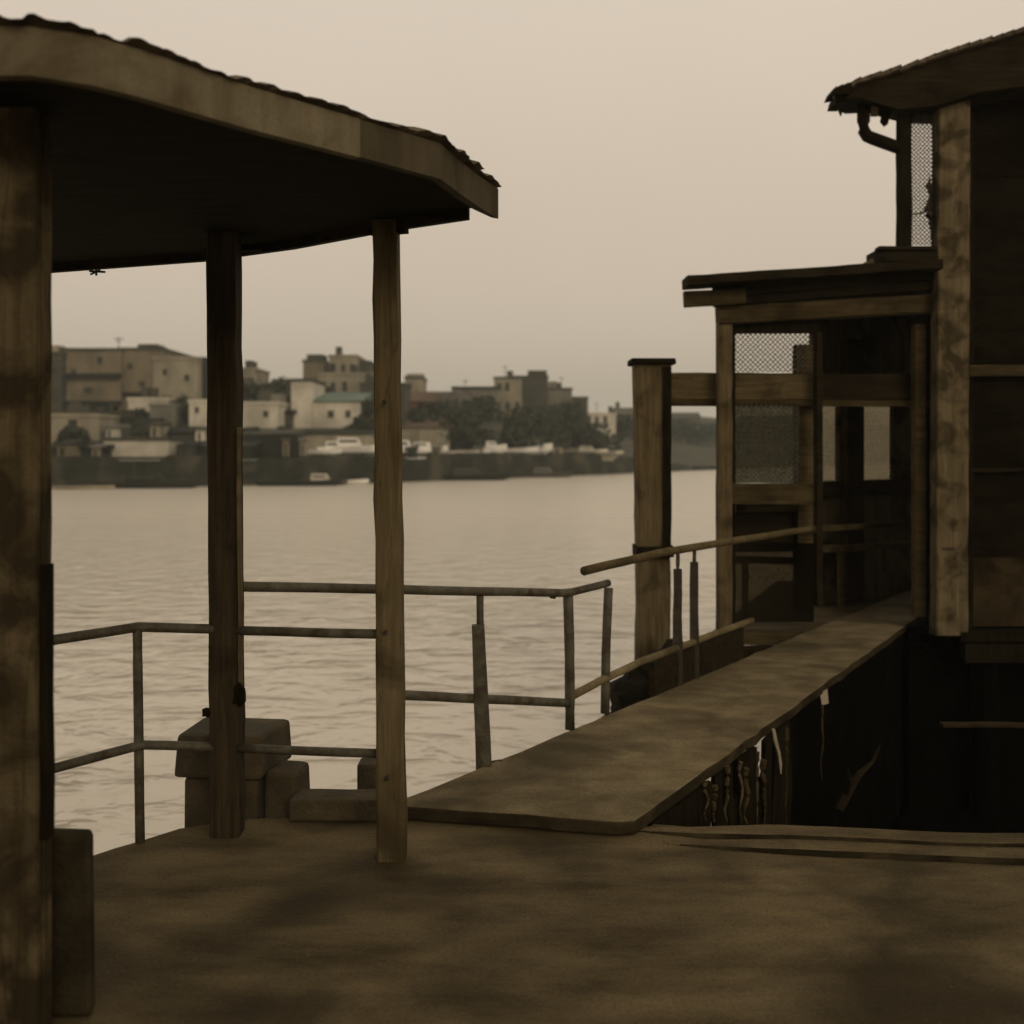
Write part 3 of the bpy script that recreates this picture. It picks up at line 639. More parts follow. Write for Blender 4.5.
g = MB(); a = at(719,800,YR(719)+.05); b = at(768,800,YR(768)+.05); g.timber((a.x,a.y,-.36), (b.x,b.y,-.40), .03, .34); g.build('cross_board', 'dark', sk)
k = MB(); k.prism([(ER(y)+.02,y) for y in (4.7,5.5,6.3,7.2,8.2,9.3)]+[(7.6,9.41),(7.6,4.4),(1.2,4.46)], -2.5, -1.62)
struct(k.build('dark_sheet', 'pit'), 'near-black sheet added to darken the pit bottom', 'dark_sheet')  # sheet added to keep bright water out of the dark pit
rt = thing('hanging_roots', 'pale tangled roots hanging under the near walkway edge', 'roots', (1.2,5.3,-1))
for px, y0, y1, r_ in ((706,782,822,.010),(714,786,822,.017),(727,766,822,.012),(741,762,822,.009),(746,768,824,.017),(757,752,824,.012),(764,760,826,.016),(786,728,828,.014),(822,705,780,.008)):
    q = MB(); Y = YR(px)-.05; q.tube([at(px+4*noise.noise(Vector((px,k_*.35,0))), y0+(y1-y0)*k_/9, Y+.03*noise.noise(Vector((px,k_*.4,5)))) for k_ in range(10)], [r_*1.3*(1-k_/12) for k_ in range(10)], 8, .001); q.build('root', 'rootm' if px % 2 else 'hwood', rt)
g = MB(); pts = [at(x,y,YR(775)-.06) for x, y in ((773,729),(775,740),(778,752),(780,764),(781,774))]
g.sweep(pts, [[(-.012,-.006),(.014,-.008),(.012,.008),(-.014,.004)],[(-.022,-.008),(.02,-.01),(.02,.01),(-.02,.006)],[(-.018,-.008),(.022,-.006),(.018,.01),(-.02,.006)],[(-.012,-.006),(.014,-.008),(.012,.008),(-.014,.004)],[(-.004,-.003),(.004,-.003),(.003,.003),(-.004,.003)]], .002)
g2 = MB(); p_ = at(825,698,YR(825)-.05); g2.hexa([(p_.x-.02,p_.y,p_.z-.05),(p_.x+.03,p_.y+.01,p_.z-.04),(p_.x+.03,p_.y+.02,p_.z-.04),(p_.x-.02,p_.y+.01,p_.z-.05)],[(p_.x-.035,p_.y,p_.z+.03),(p_.x+.02,p_.y+.01,p_.z+.06),(p_.x+.02,p_.y+.02,p_.z+.06),(p_.x-.035,p_.y+.01,p_.z+.03)])
tag(g2.build('pale_rag', 'cloth', base=tuple(p_)), 'small pale scrap of cloth caught far along the walkway edge', 'rag')
tag(g.build('pale_rag', 'cloth', base=(1.58,6,-.4)), 'thin pale rag hanging from the walkway edge above the pit', 'rag')
g = MB()
for x, y, z, r_ in ((1.9,5.9,-1.7,.5),(2.6,6.4,-1.75,.55),(3.3,6.2,-1.8,.6),(2.2,5.3,-1.8,.45),(4.2,6.6,-1.9,.7),(3.0,7.3,-1.8,.6)):
    g.lump((x,y,z), r_, 3, .6, 1.5, (1.1,1,.7))
tag(g.build('rock_pile', 'rock', base=(2.8,6.2,-2.2)), 'black wet rocks lying at the bottom of the pit', 'rocks')
g = MB(); g.tube([at(838,812,6.2), at(846,795,6.3), at(858,775,6.45), at(872,762,6.6), at(880,745,6.7)], [.03,.028,.022,.016,.006], 7, .006); g.tube([at(846,795,6.3), at(850,780,6.2), at(848,768,6.15)], [.018,.012,.004], 6)
tag(g.build('dead_branch', 'hdark', base=tuple(at(838,812,6.2))), 'dead branch leaning up out of the dark pit', 'branch')

# ------------------------------------------------------------------ far shore
SH = [(-200,84),(-60,88),(50,91.5),(210,97),(375,106),(480,120),(600,142),(720,178),(900,262),(1100,400),(1200,520)]
def Ys(px):
    for (a, ya), (b, yb) in zip(SH, SH[1:]):
        if px <= b: return ya+(yb-ya)*(max(px,a)-a)/(b-a)
    return SH[-1][1]
QZ = 1.0
def qz(px): return 1.0 if px < 600 else max(-1.2, 1.0-(px-600)*.022)
def rise(px):
    return 8.5 if px < 350 else (8.5-(px-350)*.018 if px < 600 else 4.0)
def terr(px, off):
    t = min(1, max(0, (off-9)/50)); t = t*t*(3-2*t); return qz(px)+.05+rise(px)*t
pxs = list(range(-200,1201,25)); offs = [0,4,9,16,24,34,46,60,90,140]
g = MB(); grid = []
for px in pxs:
    row = []
    for of in offs:
        Y = Ys(px)+of; p = Vector(((px-512)/F*Y, Y, terr(px, of)+(noise.noise(Vector((px*.02,of*.1,0)))*.4 if of > 9 else 0))); row.append(g.bm.verts.new(p))
    grid.append(row)
for i in range(len(pxs)-1):
    for j in range(len(offs)-1): g.bm.faces.new((grid[i][j],grid[i+1][j],grid[i+1][j+1],grid[i][j+1]))
struct(g.build('far_bank', 'bank'), 'far bank of the harbour rising behind its quay', 'bank')
g = MB(); prev = None
for px in range(-200,1201,8):
    rr = random.Random(px//24); dz = rr.choice((0,0,.15,-.25,-.5,.3))*.8; Y = Ys(px)-.3+.5*noise.noise(Vector((px*.05,0,0)))+rr.uniform(-.5,.3); Y2 = Ys(px)+1.8
    cur = [g.bm.verts.new(v) for v in (((px-512)/F*Y,Y,-3.2),((px-512)/F*Y,Y,qz(px)+.12+dz),((px-512)/F*Y2,Y2,qz(px)+.10+dz),((px-512)/F*Y2,Y2,-3.2))]
    if prev:
        for q in range(4): g.bm.faces.new((prev[q],prev[(q+1)%4],cur[(q+1)%4],cur[q]))
    prev = cur
struct(g.build('far_quay', 'quay'), 'dark far quay wall along the opposite shore', 'quay wall')
# hills
g = MB(); cols = []
for i in range(0,121):
    X = -560+i*9.4; top_y = 3+ 15*(.5+.5*noise.noise(Vector((X*.006,1.3,0))))+3.2*noise.noise(Vector((X*.03,4,0)))+1.0*noise.noise(Vector((X*.15,2,0)))
    cols.append([g.bm.verts.new(v) for v in ((X,540,-3),(X,560,top_y*.45),(X,600,top_y+8),(X,680,top_y*1.1+10),(X,800,0))])
for a, b in zip(cols, cols[1:]):
    for j in range(4): g.bm.faces.new((a[j],b[j],b[j+1],a[j+1]))
struct(g.build('hills', 'hill', smooth=True), 'low hazy hills beyond the harbour', 'hills')

def house(px0, px1, yt, yb, off, mat_, label, name='harbour_house', cat='house', depth=9, roof='flat', rmat='dim', wins=None, grid_=None, rot=0, side=None, extra=None, group=None):
    Y = Ys((px0+px1)/2)+off; W = (px1-px0)/F*Y; xc = ((px0+px1)/2-512)/F*Y
    z0 = min(EYE+(HOR-yb)/F*Y, terr((px0+px1)/2, off)-.3); z1 = EYE+(HOR-yt)/F*Y; H = z1-z0
    t = thing(name, label, cat, (xc, Y, z0), group=group, rz=rot); b0 = BASE[t.name]; 
    BASE[t.name] = Vector((0,0,0))
    hw = W/2; 
    wallh = H if roof == 'flat' else H-(1.6 if H > 4 else .8)
    g = MB(); g.box(-hw,hw,0,depth,0,wallh); wall = g.build('wall', 'f_'+mat_, t)
    if roof == 'flat':
        g = MB(); g.box(-hw-.12,hw+.12,-.12,depth+.12,wallh-.28,wallh+.06)
        g.build('parapet', 'f_'+mat_ if rnd(0,1) < .4 else 'f_dim', t)
    elif roof == 'gable':
        g = MB(); e = .4; hh = H-wallh
        g.hexa([(-hw-e,-e,wallh+.01),(hw+e,-e,wallh+.01),(hw+e,depth+e,wallh+.01),(-hw-e,depth+e,wallh+.01)], [(-hw-e,depth*.42,wallh+hh),(hw+e,depth*.42,wallh+hh),(hw+e,depth*.58,wallh+hh),(-hw-e,depth*.58,wallh+hh)])
        g.build('roof', 'f_'+rmat, t)
    elif roof == 'shed':
        g = MB(); e = .35; hh = H-wallh
        g.hexa([(-hw-e,-e,wallh+.01),(hw+e,-e,wallh+.01),(hw+e,depth+e,wallh+.01),(-hw-e,depth+e,wallh+.01)], [(-hw-e,-e,wallh+.15),(hw+e,-e,wallh+.15),(hw+e,depth+e,wallh+hh),(-hw-e,depth+e,wallh+hh)])
        g.build('roof', 'f_'+rmat, t)
    ws = []
    if wins:
        for (x, y, w, h) in wins:
            ws.append(((x-(px0+px1)/2)/F*Y, EYE+(HOR-y)/F*Y-z0, w/F*Y, h/F*Y))
    if grid_:
        nxw, nyw = grid_; floor0 = max(1.4, wallh-nyw*3.0)
        for i in range(nxw):
            for j in range(nyw):
                if rnd(0,1) < .15: continue
                ws.append((-hw+W*(i+.5)/nxw+rnd(-.15,.15), floor0+3.0*j+1.2, rnd(.8,1.15)*min(1, W/nxw/2.2), rnd(1.0,1.3)))
    for (x, z, w, h) in ws:
        if z+h/2 > wallh-.3 or z-h/2 < .2: continue
        g = MB(); g.box(x-w/2-.09,x+w/2+.09,-.07,.05,z-h/2-.12,z+h/2+.09); f = g.build('window', 'f_'+(mat_ if mat_ != 'dark' else 'dim'), t)
        g = MB(); g.box(x-w/2,x+w/2,-.10,-.068,z-h/2,z+h/2); g.build('pane', 'win', f)
    if roof == 'flat' and not extra and W > 3:
        for q in range(random.choice((1,2,2,3))):
            x = rnd(-.8,.8)*hw; kind_ = rnd(0,1); g = MB()
            if kind_ < .45: g.tube([(x,2.5,wallh+.062),(x,2.5,wallh+rnd(.9,1.4))], rnd(.35,.55), 10); g.build('water_tank', 'f_dim', t)
            elif kind_ < .75: g.box(x-.7,x+.7,2,4,wallh+.062,wallh+rnd(.9,2.0)); g.build('roof_room', 'f_'+random.choice(('tan','grey','dim')), t)
            else: g.tube([(x,2,wallh+.062),(x,2,wallh+2)], .05, 5); g.tube([(x-.5,2,wallh+1.7),(x+.5,2,wallh+1.7)], .035, 5); g.build('aerial', 'dark', t)
    if side: side(t, hw, wallh, depth)
    if extra: extra(t, hw, wallh, depth)
    return t
def ledge(zf, m='f_dark', th=.5, d=.6):
    def f(t, hw, wh, dp):
        for z in zf:
            g = MB(); g.box(-hw-.05,hw+.05,-d,-.005,wh*z,wh*z+th); g.build('balcony_ledge', m, t)
    return f
def rooftop(*bx):
    def f(t, hw, wh, dp):
        for (x0, x1, h, m) in bx:
            g = MB(); g.box(x0*hw,x1*hw,1.0,4.0,wh+.062,wh+.062+h); g.build('roof_room', 'f_'+m, t)
    return f
def mast(*xs):
    def f(t, hw, wh, dp):
        for x, h in xs:
            g = MB(); g.tube([(x*hw,2,wh+.062),(x*hw,2,wh+h)], .05, 5); g.tube([(x*hw-.6,2,wh+h*.85),(x*hw+.6,2,wh+h*.85)], .035, 5); g.tube([(x*hw-.4,2,wh+h*.7),(x*hw+.4,2,wh+h*.7)], .035, 5); g.build('aerial', 'dark', t)
    return f
def both(*fs):
    def f(*a):
        for x in fs: x(*a)
    return f
H_ = house
B_ = 'buildings on the far harbour shore'
H_(-70,62,352,452,24,'dim','dim brown warehouse block mostly hidden behind the left column','harbour_building','building',12,grid_=(6,3),group=B_)
H_(60,121,348.5,425,22,'brown','long brown block with dark ledges at the left of the far shore','harbour_building','building',12,wins=[(56,378,6,8),(100,360,5,6),(74,372,5,5),(88,390,8,5)],extra=both(ledge([.42,.70],'f_dark',.45,.8),mast((.7,1.6))),group=B_)
H_(119,163,348,425,21,'brown','plain brown block with rounded dark shoulder beside the long block','harbour_building','building',12,wins=[(130,366,5,5),(142,384,6,5)],extra=both(ledge([.52],'f_dark',.4,.6),rooftop((-.3,.6,.5,'dim'))),group=B_)
H_(153,197,357,394,19,'tan','tan block with two small square windows and dark base','harbour_building','building',10,wins=[(165,372,4,6),(187,378,5,6)],extra=ledge([.10],'f_dark',.9,.7),group=B_)
H_(196.5,204,357.5,402,20,'dark','dark side of the tan block, put in as a narrow dark slab','harbour_building','building',8,group=B_)  # separate dark volume stands in for the tan block's dark side
H_(203,222,363,405,24,'pale','narrow pale house half hidden by the middle roof post','harbour_building','building',8,grid_=(2,3),group=B_)
H_(48,99,414,441,8,'tan','low tan house with one dim window near the left column','harbour_house','house',8,wins=[(73,424,9,9)],group=B_)
H_(99,128,413,441,10,'dim','dim cluttered shed house right of the low tan house','harbour_house','house',7,'shed','dark',grid_=(3,1),group=B_)
H_(126,151,417,441,9,'tan','small faded house below the brown block','harbour_house','house',7,'gable','dark',grid_=(3,1),group=B_)
H_(150,176,404,441,11,'grey','grey house with flat roof under the tan block','harbour_house','house',7,grid_=(3,2),group=B_)
H_(128,168,398,418,17,'pale','pale terrace house with washing below the tan block','harbour_house','house',6,grid_=(4,1),group=B_)
H_(189,216,400,418,9,'pale','small white house with one window by the middle roof post','harbour_house','house',7,wins=[(197,410,4,6)],extra=ledge([.02],'f_dark',.3,.4),group=B_)
H_(172,216,418,440,6,'dim','dim open boat shed under the small white house','boat_shed','shed',7,'shed','dark',wins=[(195,426,10,8)],group=B_)
H_(104,168,438,457,1.6,'pale','long pale painted boathouse front on the dark quay','boathouse','boathouse',5,grid_=None,group=B_)
H_(45,103,440,458,1.8,'dark','dark boathouse at the far left of the quay','boathouse','boathouse',5,'shed','dark',group=B_)
H_(169,250,439,458,1.9,'dark','long dark boathouse behind the middle roof post','boathouse','boathouse',5,'shed','dark',group=B_)
H_(240,256,368,402,30,'tan','small tan house on the skyline beside the middle post','harbour_house','house',7,grid_=(2,2),extra=rooftop((-.6,.2,1.0,'dim')),group=B_)
H_(240,278,402,426,12,'pale','pale house with one window right of the middle post','harbour_house','house',7,wins=[(266,414,5,6)],group=B_)
H_(276,292,399,424,14,'dim','narrow dim house between two pale houses','harbour_house','house',7,'shed','dark',grid_=(2,1),group=B_)
H_(291,312,379,425,14,'pale','tall pale gable wall house beside the teal roof','harbour_house','house',8,group=B_)
H_(311,360,388,425,13,'pale','pale house with grey green roof and two dark windows','harbour_house','house',8,'shed','teal',wins=[(331,414,6,7),(348,414,5,7)],group=B_)
H_(303,324,360,392,32,'brown','small brown block on the skyline left of the tan skyline block','harbour_building','building',7,extra=rooftop((-.8,.8,.8,'dim')),group=B_)
H_(329,357,355,392,33,'tan','tan skyline block above the grey green roof','harbour_building','building',8,grid_=(3,2),group=B_)
H_(357,370,361,392,34,'dim','dim stair tower beside the tan skyline block','harbour_building','building',7,group=B_)
H_(270,308,377,402,26,'grey','grey hillside house with aerial on the skyline','harbour_house','house',7,'gable','dim',grid_=(4,1),extra=mast((-.5,2.0)),group=B_)
H_(318,372,373,392,28,'tan','long low tan house just under the skyline blocks','harbour_house','house',7,grid_=(5,1),group=B_)
H_(360,404,383,428,18,'dim','dim house hidden behind the right roof post','harbour_house','house',8,grid_=(4,2),group=B_)
H_(290,372,427,447,6,'tan','long low quayside shed with pale pillars behind the boats','boat_shed','shed',6,'shed','dark',wins=[(300,438,9,12),(316,438,7,12),(333,438,5,12),(350,438,9,12),(364,438,6,12)],group=B_)
H_(243,290,427,458,3,'dark','dark open boat shed right of the middle post','boat_shed','shed',6,'shed','dim',wins=[(268,444,16,18)],group=B_)
H_(405,423,377,400,34,'tan','small pale tower above the red walled house','harbour_building','building',6,extra=rooftop((-.95,.95,.5,'tan')),wins=[(410,385,4,4)],group=B_)
H_(398,434,390,416,24,'red','faded red walled house right of the right roof post','harbour_house','house',8,'gable','rust',grid_=None,group=B_)
H_(399,450,415,447,12,'tan','long low house with three dark doorways below the red house','harbour_house','house',7,'shed','rust',wins=[(409,428,4,14),(420,427,5,15),(440,430,4,10)],group=B_)
H_(434,470,392,430,28,'grey','grey flat block between red house and stepped block','harbour_building','building',9,grid_=(4,3),group=B_)
H_(452,497,387,428,32,'grey','grey long roofed block joined left of the stepped block','harbour_building','building',9,grid_=(5,3),extra=ledge([.97],'f_dark',.3,.3),group=B_)
H_(494,522,377,440,30,'tan','tan left wing of the tall stepped block','harbour_building','building',10,grid_=(3,4),group=B_)
H_(508,548,376,440,27,'dim','tall dim centre of the stepped block with roof room','harbour_building','building',10,grid_=(5,5),extra=rooftop((.0,.96,.9,'dim')),group=B_)
H_(547,572,388,440,29,'grey','grey right wing of the stepped block','harbour_building','building',9,grid_=(4,4),group=B_)
H_(571,588,397,440,32,'dim','lowest dim step at the right end of the stepped block','harbour_building','building',8,grid_=(2,3),group=B_)
H_(586,616,413,452,30,'pale','pale hazy house right of the stepped block','harbour_house','house',8,grid_=(4,2),group=B_)
H_(615,650,408,450,60,'grey','faint grey house nearly hidden by the mooring pillar','harbour_house','house',8,grid_=(4,2),group=B_)
H_(470,500,420,446,14,'grey','grey quayside house behind the trees below the stepped block','harbour_house','house',7,'gable','dim',grid_=(3,1),group=B_)
H_(520,560,412,430,20,'tan','tan low house at the foot of the stepped block','harbour_house','house',7,grid_=(4,1),group=B_)
H_(574,614,450,461,1.5,'tan','low pale quayside shed near the right end of the quay','boat_shed','shed',5,'shed','grey',group=B_)
H_(660,700,412,446,70,'grey','faint grey house seen between mooring pillar and shack','harbour_house','house',8,'gable','dim',grid_=(3,2),group=B_)
H_(700,735,418,448,90,'dim','faint dim house just left of the shack corner post','harbour_house','house',8,'gable','dim',grid_=(3,1),group=B_)
H_(745,800,415,450,110,'grey','faint long house seen through the lower wire mesh','harbour_house','house',8,'gable','dim',grid_=(4,1),group=B_)

def tree(px, yt, off, rad, label, n=900):
    Y = Ys(px)+off; x = (px-512)/F*Y; z0 = terr(px, off)-.1; zt = EYE+(HOR-yt)/F*Y
    t = thing('shore_tree', label, 'tree', (x,Y,z0), group='trees on the far shore'); rr = random.Random(int(px*7+yt))
    hgt = max(3.0, zt-z0)
    g = MB(); g.tube([(x,Y,z0-.2),(x+.1,Y,z0+hgt*.3),(x-.1,Y+.1,z0+hgt*.62)], [.28,.2,.08], 7)
    for k in range(4):
        a = rr.uniform(0,6.28); g.tube([(x,Y,z0+hgt*.35),(x+math.cos(a)*rad*.5,Y+math.sin(a)*rad*.5,z0+hgt*.68)], [.1,.03], 5)
    g.build('trunk', 'bark', t)
    g = MB(); cl = []
    for k in range(11):
        a = rr.uniform(0,6.28); e = rr.uniform(.1,.95)*rad; f = rr.uniform(.32,.88)
        cl.append((Vector((x+math.cos(a)*e, Y+math.sin(a)*e, z0+hgt*f)), rad*rr.uniform(.28,.5)))
    cl.append((Vector((x,Y,z0+hgt*.84)), rad*.4))
    for k in range(n):
        c, r_ = rr.choice(cl); d = Vector((rr.gauss(0,1),rr.gauss(0,1),rr.gauss(0,1))).normalized()*r_*rr.uniform(.55,1.08); d.z *= .85
        p = c+d; s_ = rr.uniform(.14,.34)
        if p.z > z0+hgt*1.02: p.z = z0+hgt
        u = Vector((rr.gauss(0,1),rr.gauss(0,1),rr.gauss(0,1))).normalized(); v = u.cross(Vector((rr.gauss(0,1),rr.gauss(0,1),rr.gauss(0,1)))).normalized()
        g.poly([p-u*s_-v*s_*.5, p+u*s_*.4-v*s_, p+u*s_+v*s_*.6, p-u*s_*.5+v*s_])
    g.build('crown', 'leaf', t); return t
for a in ((182,394,13,2.6,'dark tree below the tan block'),(140,408,13,2.2,'small tree between the faded house and grey house'),
          (252,378,24,3.2,'dark tree on the skyline right of the middle post'),(268,381,23,3.0,'second skyline tree, next to the grey aerial house'),
          (284,388,17,2.4,'tree left of the tall pale gable wall'),(366,398,13,2.8,'dark tree left of the right roof post'),(360,416,10,2.0,'bush-like tree at the end of the two-window house'),
          (440,400,20,3.0,'tree right of the red walled house'),(452,408,13,3.2,'rounded tree behind the quayside boats'),(468,402,22,3.6,'tall tree left of the stepped block'),
          (486,398,24,3.6,'dark tree at the left foot of the stepped block'),(504,412,14,3.6,'wide dark tree in front of the stepped block'),(530,408,16,4.0,'dark tree centred below the stepped block'),
          (552,404,18,4.2,'big dark tree under the right wing of the stepped block'),(572,402,20,4.2,'dark tree below the lowest step'),(590,424,14,3.6,'tree beside the pale hazy house'),
          (515,428,7,3.0,'low tree behind the two white boats'),(545,428,8,3.2,'low tree right of the white boats'),(478,430,8,2.8,'low tree left of the white boats'),
          (612,420,36,4.5,'hazy tree left of the mooring pillar'),(632,416,50,5,'hazy tree behind the mooring pillar'),(675,420,60,6,'hazy tree between pillar and shack'),
          (698,424,56,5.5,'hazy tree by the shack corner post'),(720,424,60,6,'hazy tree behind the shack corner post'),(760,420,70,8,'hazy wide tree seen through the shack mesh'),
          (250,398,16,2.0,'low tree above the one-window pale house'),(112,404,15,2.0,'small tree in front of the long brown block'),(330,384,22,1.8,'small tree above the grey green roof'),
          (70,436,7,1.6,'dark bush below the low tan house'),(122,432,8,2.0,'dark bush between the cluttered shed and faded house'),(165,430,8,2.0,'dark bush above the right end of the long pale boathouse'),
          (90,406,16,2.2,'tree rising behind the low tan house roof'),(160,398,19,2.4,'tree growing out above the pale terrace'),(248,432,7,1.8,'dark bush at the right edge of the middle post'),
          (284,428,8,1.7,'dark bush under the narrow dim house'),(446,424,10,2.6,'dark tree at the right end of the long low house'),(420,404,18,2.2,'small tree in front of the red walled house'),
          (600,436,8,3.0,'low bush above the pale covered boat')):
    tree(*a)
for px, yt, off, rad, lab in ((835,416,80,9,'hazy tree seen through the narrow rear window'),(872,412,90,10,'hazy tree seen through the wide rear window')): tree(px,yt,off,rad,lab)

def boat(px, off, L, H, label, m='f_white', cab=.45, rot=0, z=None, cabm='f_white', zbot=None, group='white boats hauled out on the far quay'):
    Y = Ys(px)+off; x = (px-512)/F*Y; z0 = z if z is not None else terr(px, max(0,off))+.02
    t = thing('boat', label, 'boat', (x,Y,z0), group=group, rz=rot); BASE[t.name] = Vector((0,0,0))
    W = L*.15; g = MB(); st = []
    for i in range(9):
        s_ = i/8; wx = W*(1-(max(0,s_-.45)/.55)**2.2)*.98+.02; sheer = H*(.82+.32*s_*s_)
        X = -L/2+L*s_; kz = 0 if s_ < .8 else (s_-.8)*H*2.2
        st.append([(X,-wx,sheer),(X+.02*L*s_,-wx*.8,H*.35+kz*.5),(X,0,kz),(X+.02*L*s_,wx*.8,H*.35+kz*.5),(X,wx,sheer),(X,0,sheer-.08)])
    R_ = [[g.bm.verts.new(p) for p in r_] for r_ in st]
    for a, b in zip(R_, R_[1:]):
        for i in range(6): g.bm.faces.new((a[i],a[(i+1)%6],b[(i+1)%6],b[i]))
    g.bm.faces.new(R_[0][::-1]); g.bm.faces.new(R_[-1]); g.build('hull', m, t)
    if cab:
        g = MB(); c0, c1 = -L*.22, L*.16; ch = H*cab+.55*(cab>0)
        g.hexa([(c0,-W*.62,H*.80),(c1,-W*.62,H*.80),(c1,W*.62,H*.80),(c0,W*.62,H*.80)], [(c0+.1,-W*.5,H*.8+ch),(c1-L*.07,-W*.5,H*.8+ch),(c1-L*.07,W*.5,H*.8+ch),(c0+.1,W*.5,H*.8+ch)])
        cb = g.build('cabin', cabm, t)
        g = MB(); g.box(c0+.3,c1-L*.09,-W*.60,-W*.53,H*.8+ch*.5,H*.8+ch*.75); g.build('window', 'win', cb)
        g = MB(); g.tube([(c0+.5,0,H*.8+ch),(c0+.5,0,H*.8+ch+1.4)], .04, 5); g.build('mast', 'wire', t)
    g = MB()
    for X in (-L*.3, L*.15): g.box(X-.1,X+.1,-W*.5,W*.5,-.25,.12*H+.05)
    if off > 0: g.build('cradle', 'dark', t)
    return t
boat(352,3.6,7.4,1.15,'largest white cabin boat left of the right roof post',rot=.15)
boat(325,3.2,3.6,.7,'small white open boat left of the largest white boat',cab=0,rot=-.1)
boat(404,3.4,6.0,.95,'white cabin boat just right of the right roof post',rot=.1)
boat(424,3.8,5.6,1.0,'low white boat with pale deck beside the long low house',cab=.2,rot=-.2)
boat(459,3.0,5.0,.6,'grey white open boat left of the short white boat',m='f_pale',cab=0,rot=.1)
boat(492,3.2,3.8,1.25,'short bright white boat hull on the quay',cab=.15,rot=.3)
boat(514,3.4,6.2,.95,'long low white boat between two bright hulls',cab=0,rot=-.05)
boat(537,3.2,4.2,1.4,'bright white rounded boat at the end of the boat row',cab=.15,rot=.2)
boat(560,3.0,5.0,.8,'pale grey open boat beyond the bright boats',m='f_grey',cab=0)
boat(72,-3,7.5,.45,'long low pale barge moored at the left waterline',m='f_tan',cab=0,z=WZ-.15,group='boats moored at the far quay')
boat(150,-3,9,.9,'dark barge moored under the long pale boathouse',m='f_dark',cab=.3,cabm='f_dark',z=WZ-.25,group='boats moored at the far quay')
boat(322,-3,5.0,.7,'small dim boat moored left of the right roof post',m='f_dim',cab=.3,cabm='f_pale',z=WZ-.2,group='boats moored at the far quay')
boat(300,-4,8,.8,'dark low lighter moored below the pillared shed',m='f_dark',cab=0,z=WZ-.25,group='boats moored at the far quay')
boat(470,-3,9,1.0,'dark workboat moored below the boat row',m='f_dark',cab=.3,cabm='f_dim',z=WZ-.25,group='boats moored at the far quay')
boat(545,-3,7,.9,'dim boat moored toward the right end of the quay',m='f_dim',cab=.2,cabm='f_grey',z=WZ-.25,group='boats moored at the far quay')
boat(338,5.2,6.0,.9,'white boat with low cabin behind the largest cabin boat',rot=-.15,cab=.35)
boat(365,5.4,4.5,1.0,'short white hull touching the right roof post silhouette',rot=.3,cab=0)
boat(385,4.4,5.0,.9,'white boat hidden behind the right roof post',rot=0,cab=.2)
boat(446,4.2,4.4,.55,'flat pale punt beside the long low house',m='f_pale',cab=0)
boat(474,4.2,4.0,.6,'pale punt left of the short bright hull',m='f_white',cab=0,rot=.2)
boat(588,3.0,5.6,.7,'pale grey covered boat near the right end of the quay',m='f_pale',cab=.1,cabm='f_pale')
boat(606,3.0,5.0,.6,'faint pale boat beside the mooring pillar',m='f_pale',cab=0)
# pale washing, huts and stacked goods that break up the quay
def hut(px, y0, y1, w_, off, m, label):
    Y = Ys(px)+off; x = (px-512)/F*Y; z0 = EYE+(HOR-y1)/F*Y; z1 = EYE+(HOR-y0)/F*Y; hw = w_/2/F*Y
    t = thing('waterside_hut', label, 'hut', (x,Y,z0), group='small huts along the far waterfront', rz=rnd(-.3,.3)); BASE[t.name] = Vector((0,0,0))
    g = MB(); g.box(-hw,hw,0,2.2,0,z1-z0); g.build('wall', 'f_'+m, t)
    g = MB(); g.hexa([(-hw-.2,-.3,z1-z0+.01),(hw+.2,-.3,z1-z0+.01),(hw+.2,2.4,z1-z0+.01),(-hw-.2,2.4,z1-z0+.01)],[(-hw-.2,-.3,z1-z0+.12),(hw+.2,-.3,z1-z0+.12),(hw+.2,2.4,z1-z0+.4),(-hw-.2,2.4,z1-z0+.4)]); g.build('roof', 'f_'+random.choice(('dim','dark','grey')), t)
    g = MB(); g.box(-hw*.4,hw*.1,-.05,-.004,.05,(z1-z0)*.75); g.build('door', 'f_dark', t)
    g = MB()
    if z0 > .9: pass
    return t
for a_ in ((63,445,457,14,.8,'brown','small brown hut left of the long pale boathouse'),(96,448,459,8,.6,'tan','tan hut tucked against the left end of the long pale boathouse'),
           (185,446,458,12,.7,'dim','dim hut right of the long pale boathouse'),(200,430,441,9,5,'pale','pale hut above the long dark boathouse'),
           (247,446,458,6,.6,'brown','brown hut at the right edge of the middle roof post'),(286,440,458,7,.7,'brown','narrow brown hut beside the pillared shed'),
           (303,441,457,6,.8,'tan','narrow tan hut left of the white boats'),(412,449,458,10,.6,'dim','dim hut right of the right roof post'),
           (436,448,457,9,.7,'brown','brown hut below the long low house'),(478,449,457,8,.7,'grey','grey hut below the short bright hull'),
           (558,447,456,10,.8,'tan','tan hut below the stepped block right wing'),(155,425,437,10,6,'tan','tan hut above the long pale boathouse'),
           (110,428,438,9,6,'pale','pale hut between the low tan house and the boathouse'),(232,431,441,12,5,'dim','dim hut behind the middle roof post')):
    hut(*a_)
# white tarps/crates in the boat row
for px, y, lab in ((316,458,'pale tarpaulined dinghy low on the quay face left'),(346,456,'long pale dinghy lying on the quay edge')):
    Y = Ys(px)-.4; z = EYE+(HOR-y)/F*Y
    boat(px, -1.6, 3.0 if px < 330 else 4.6, .55, lab, m='f_white', cab=0, z=WZ-.1, group='pale dinghies by the far quay')

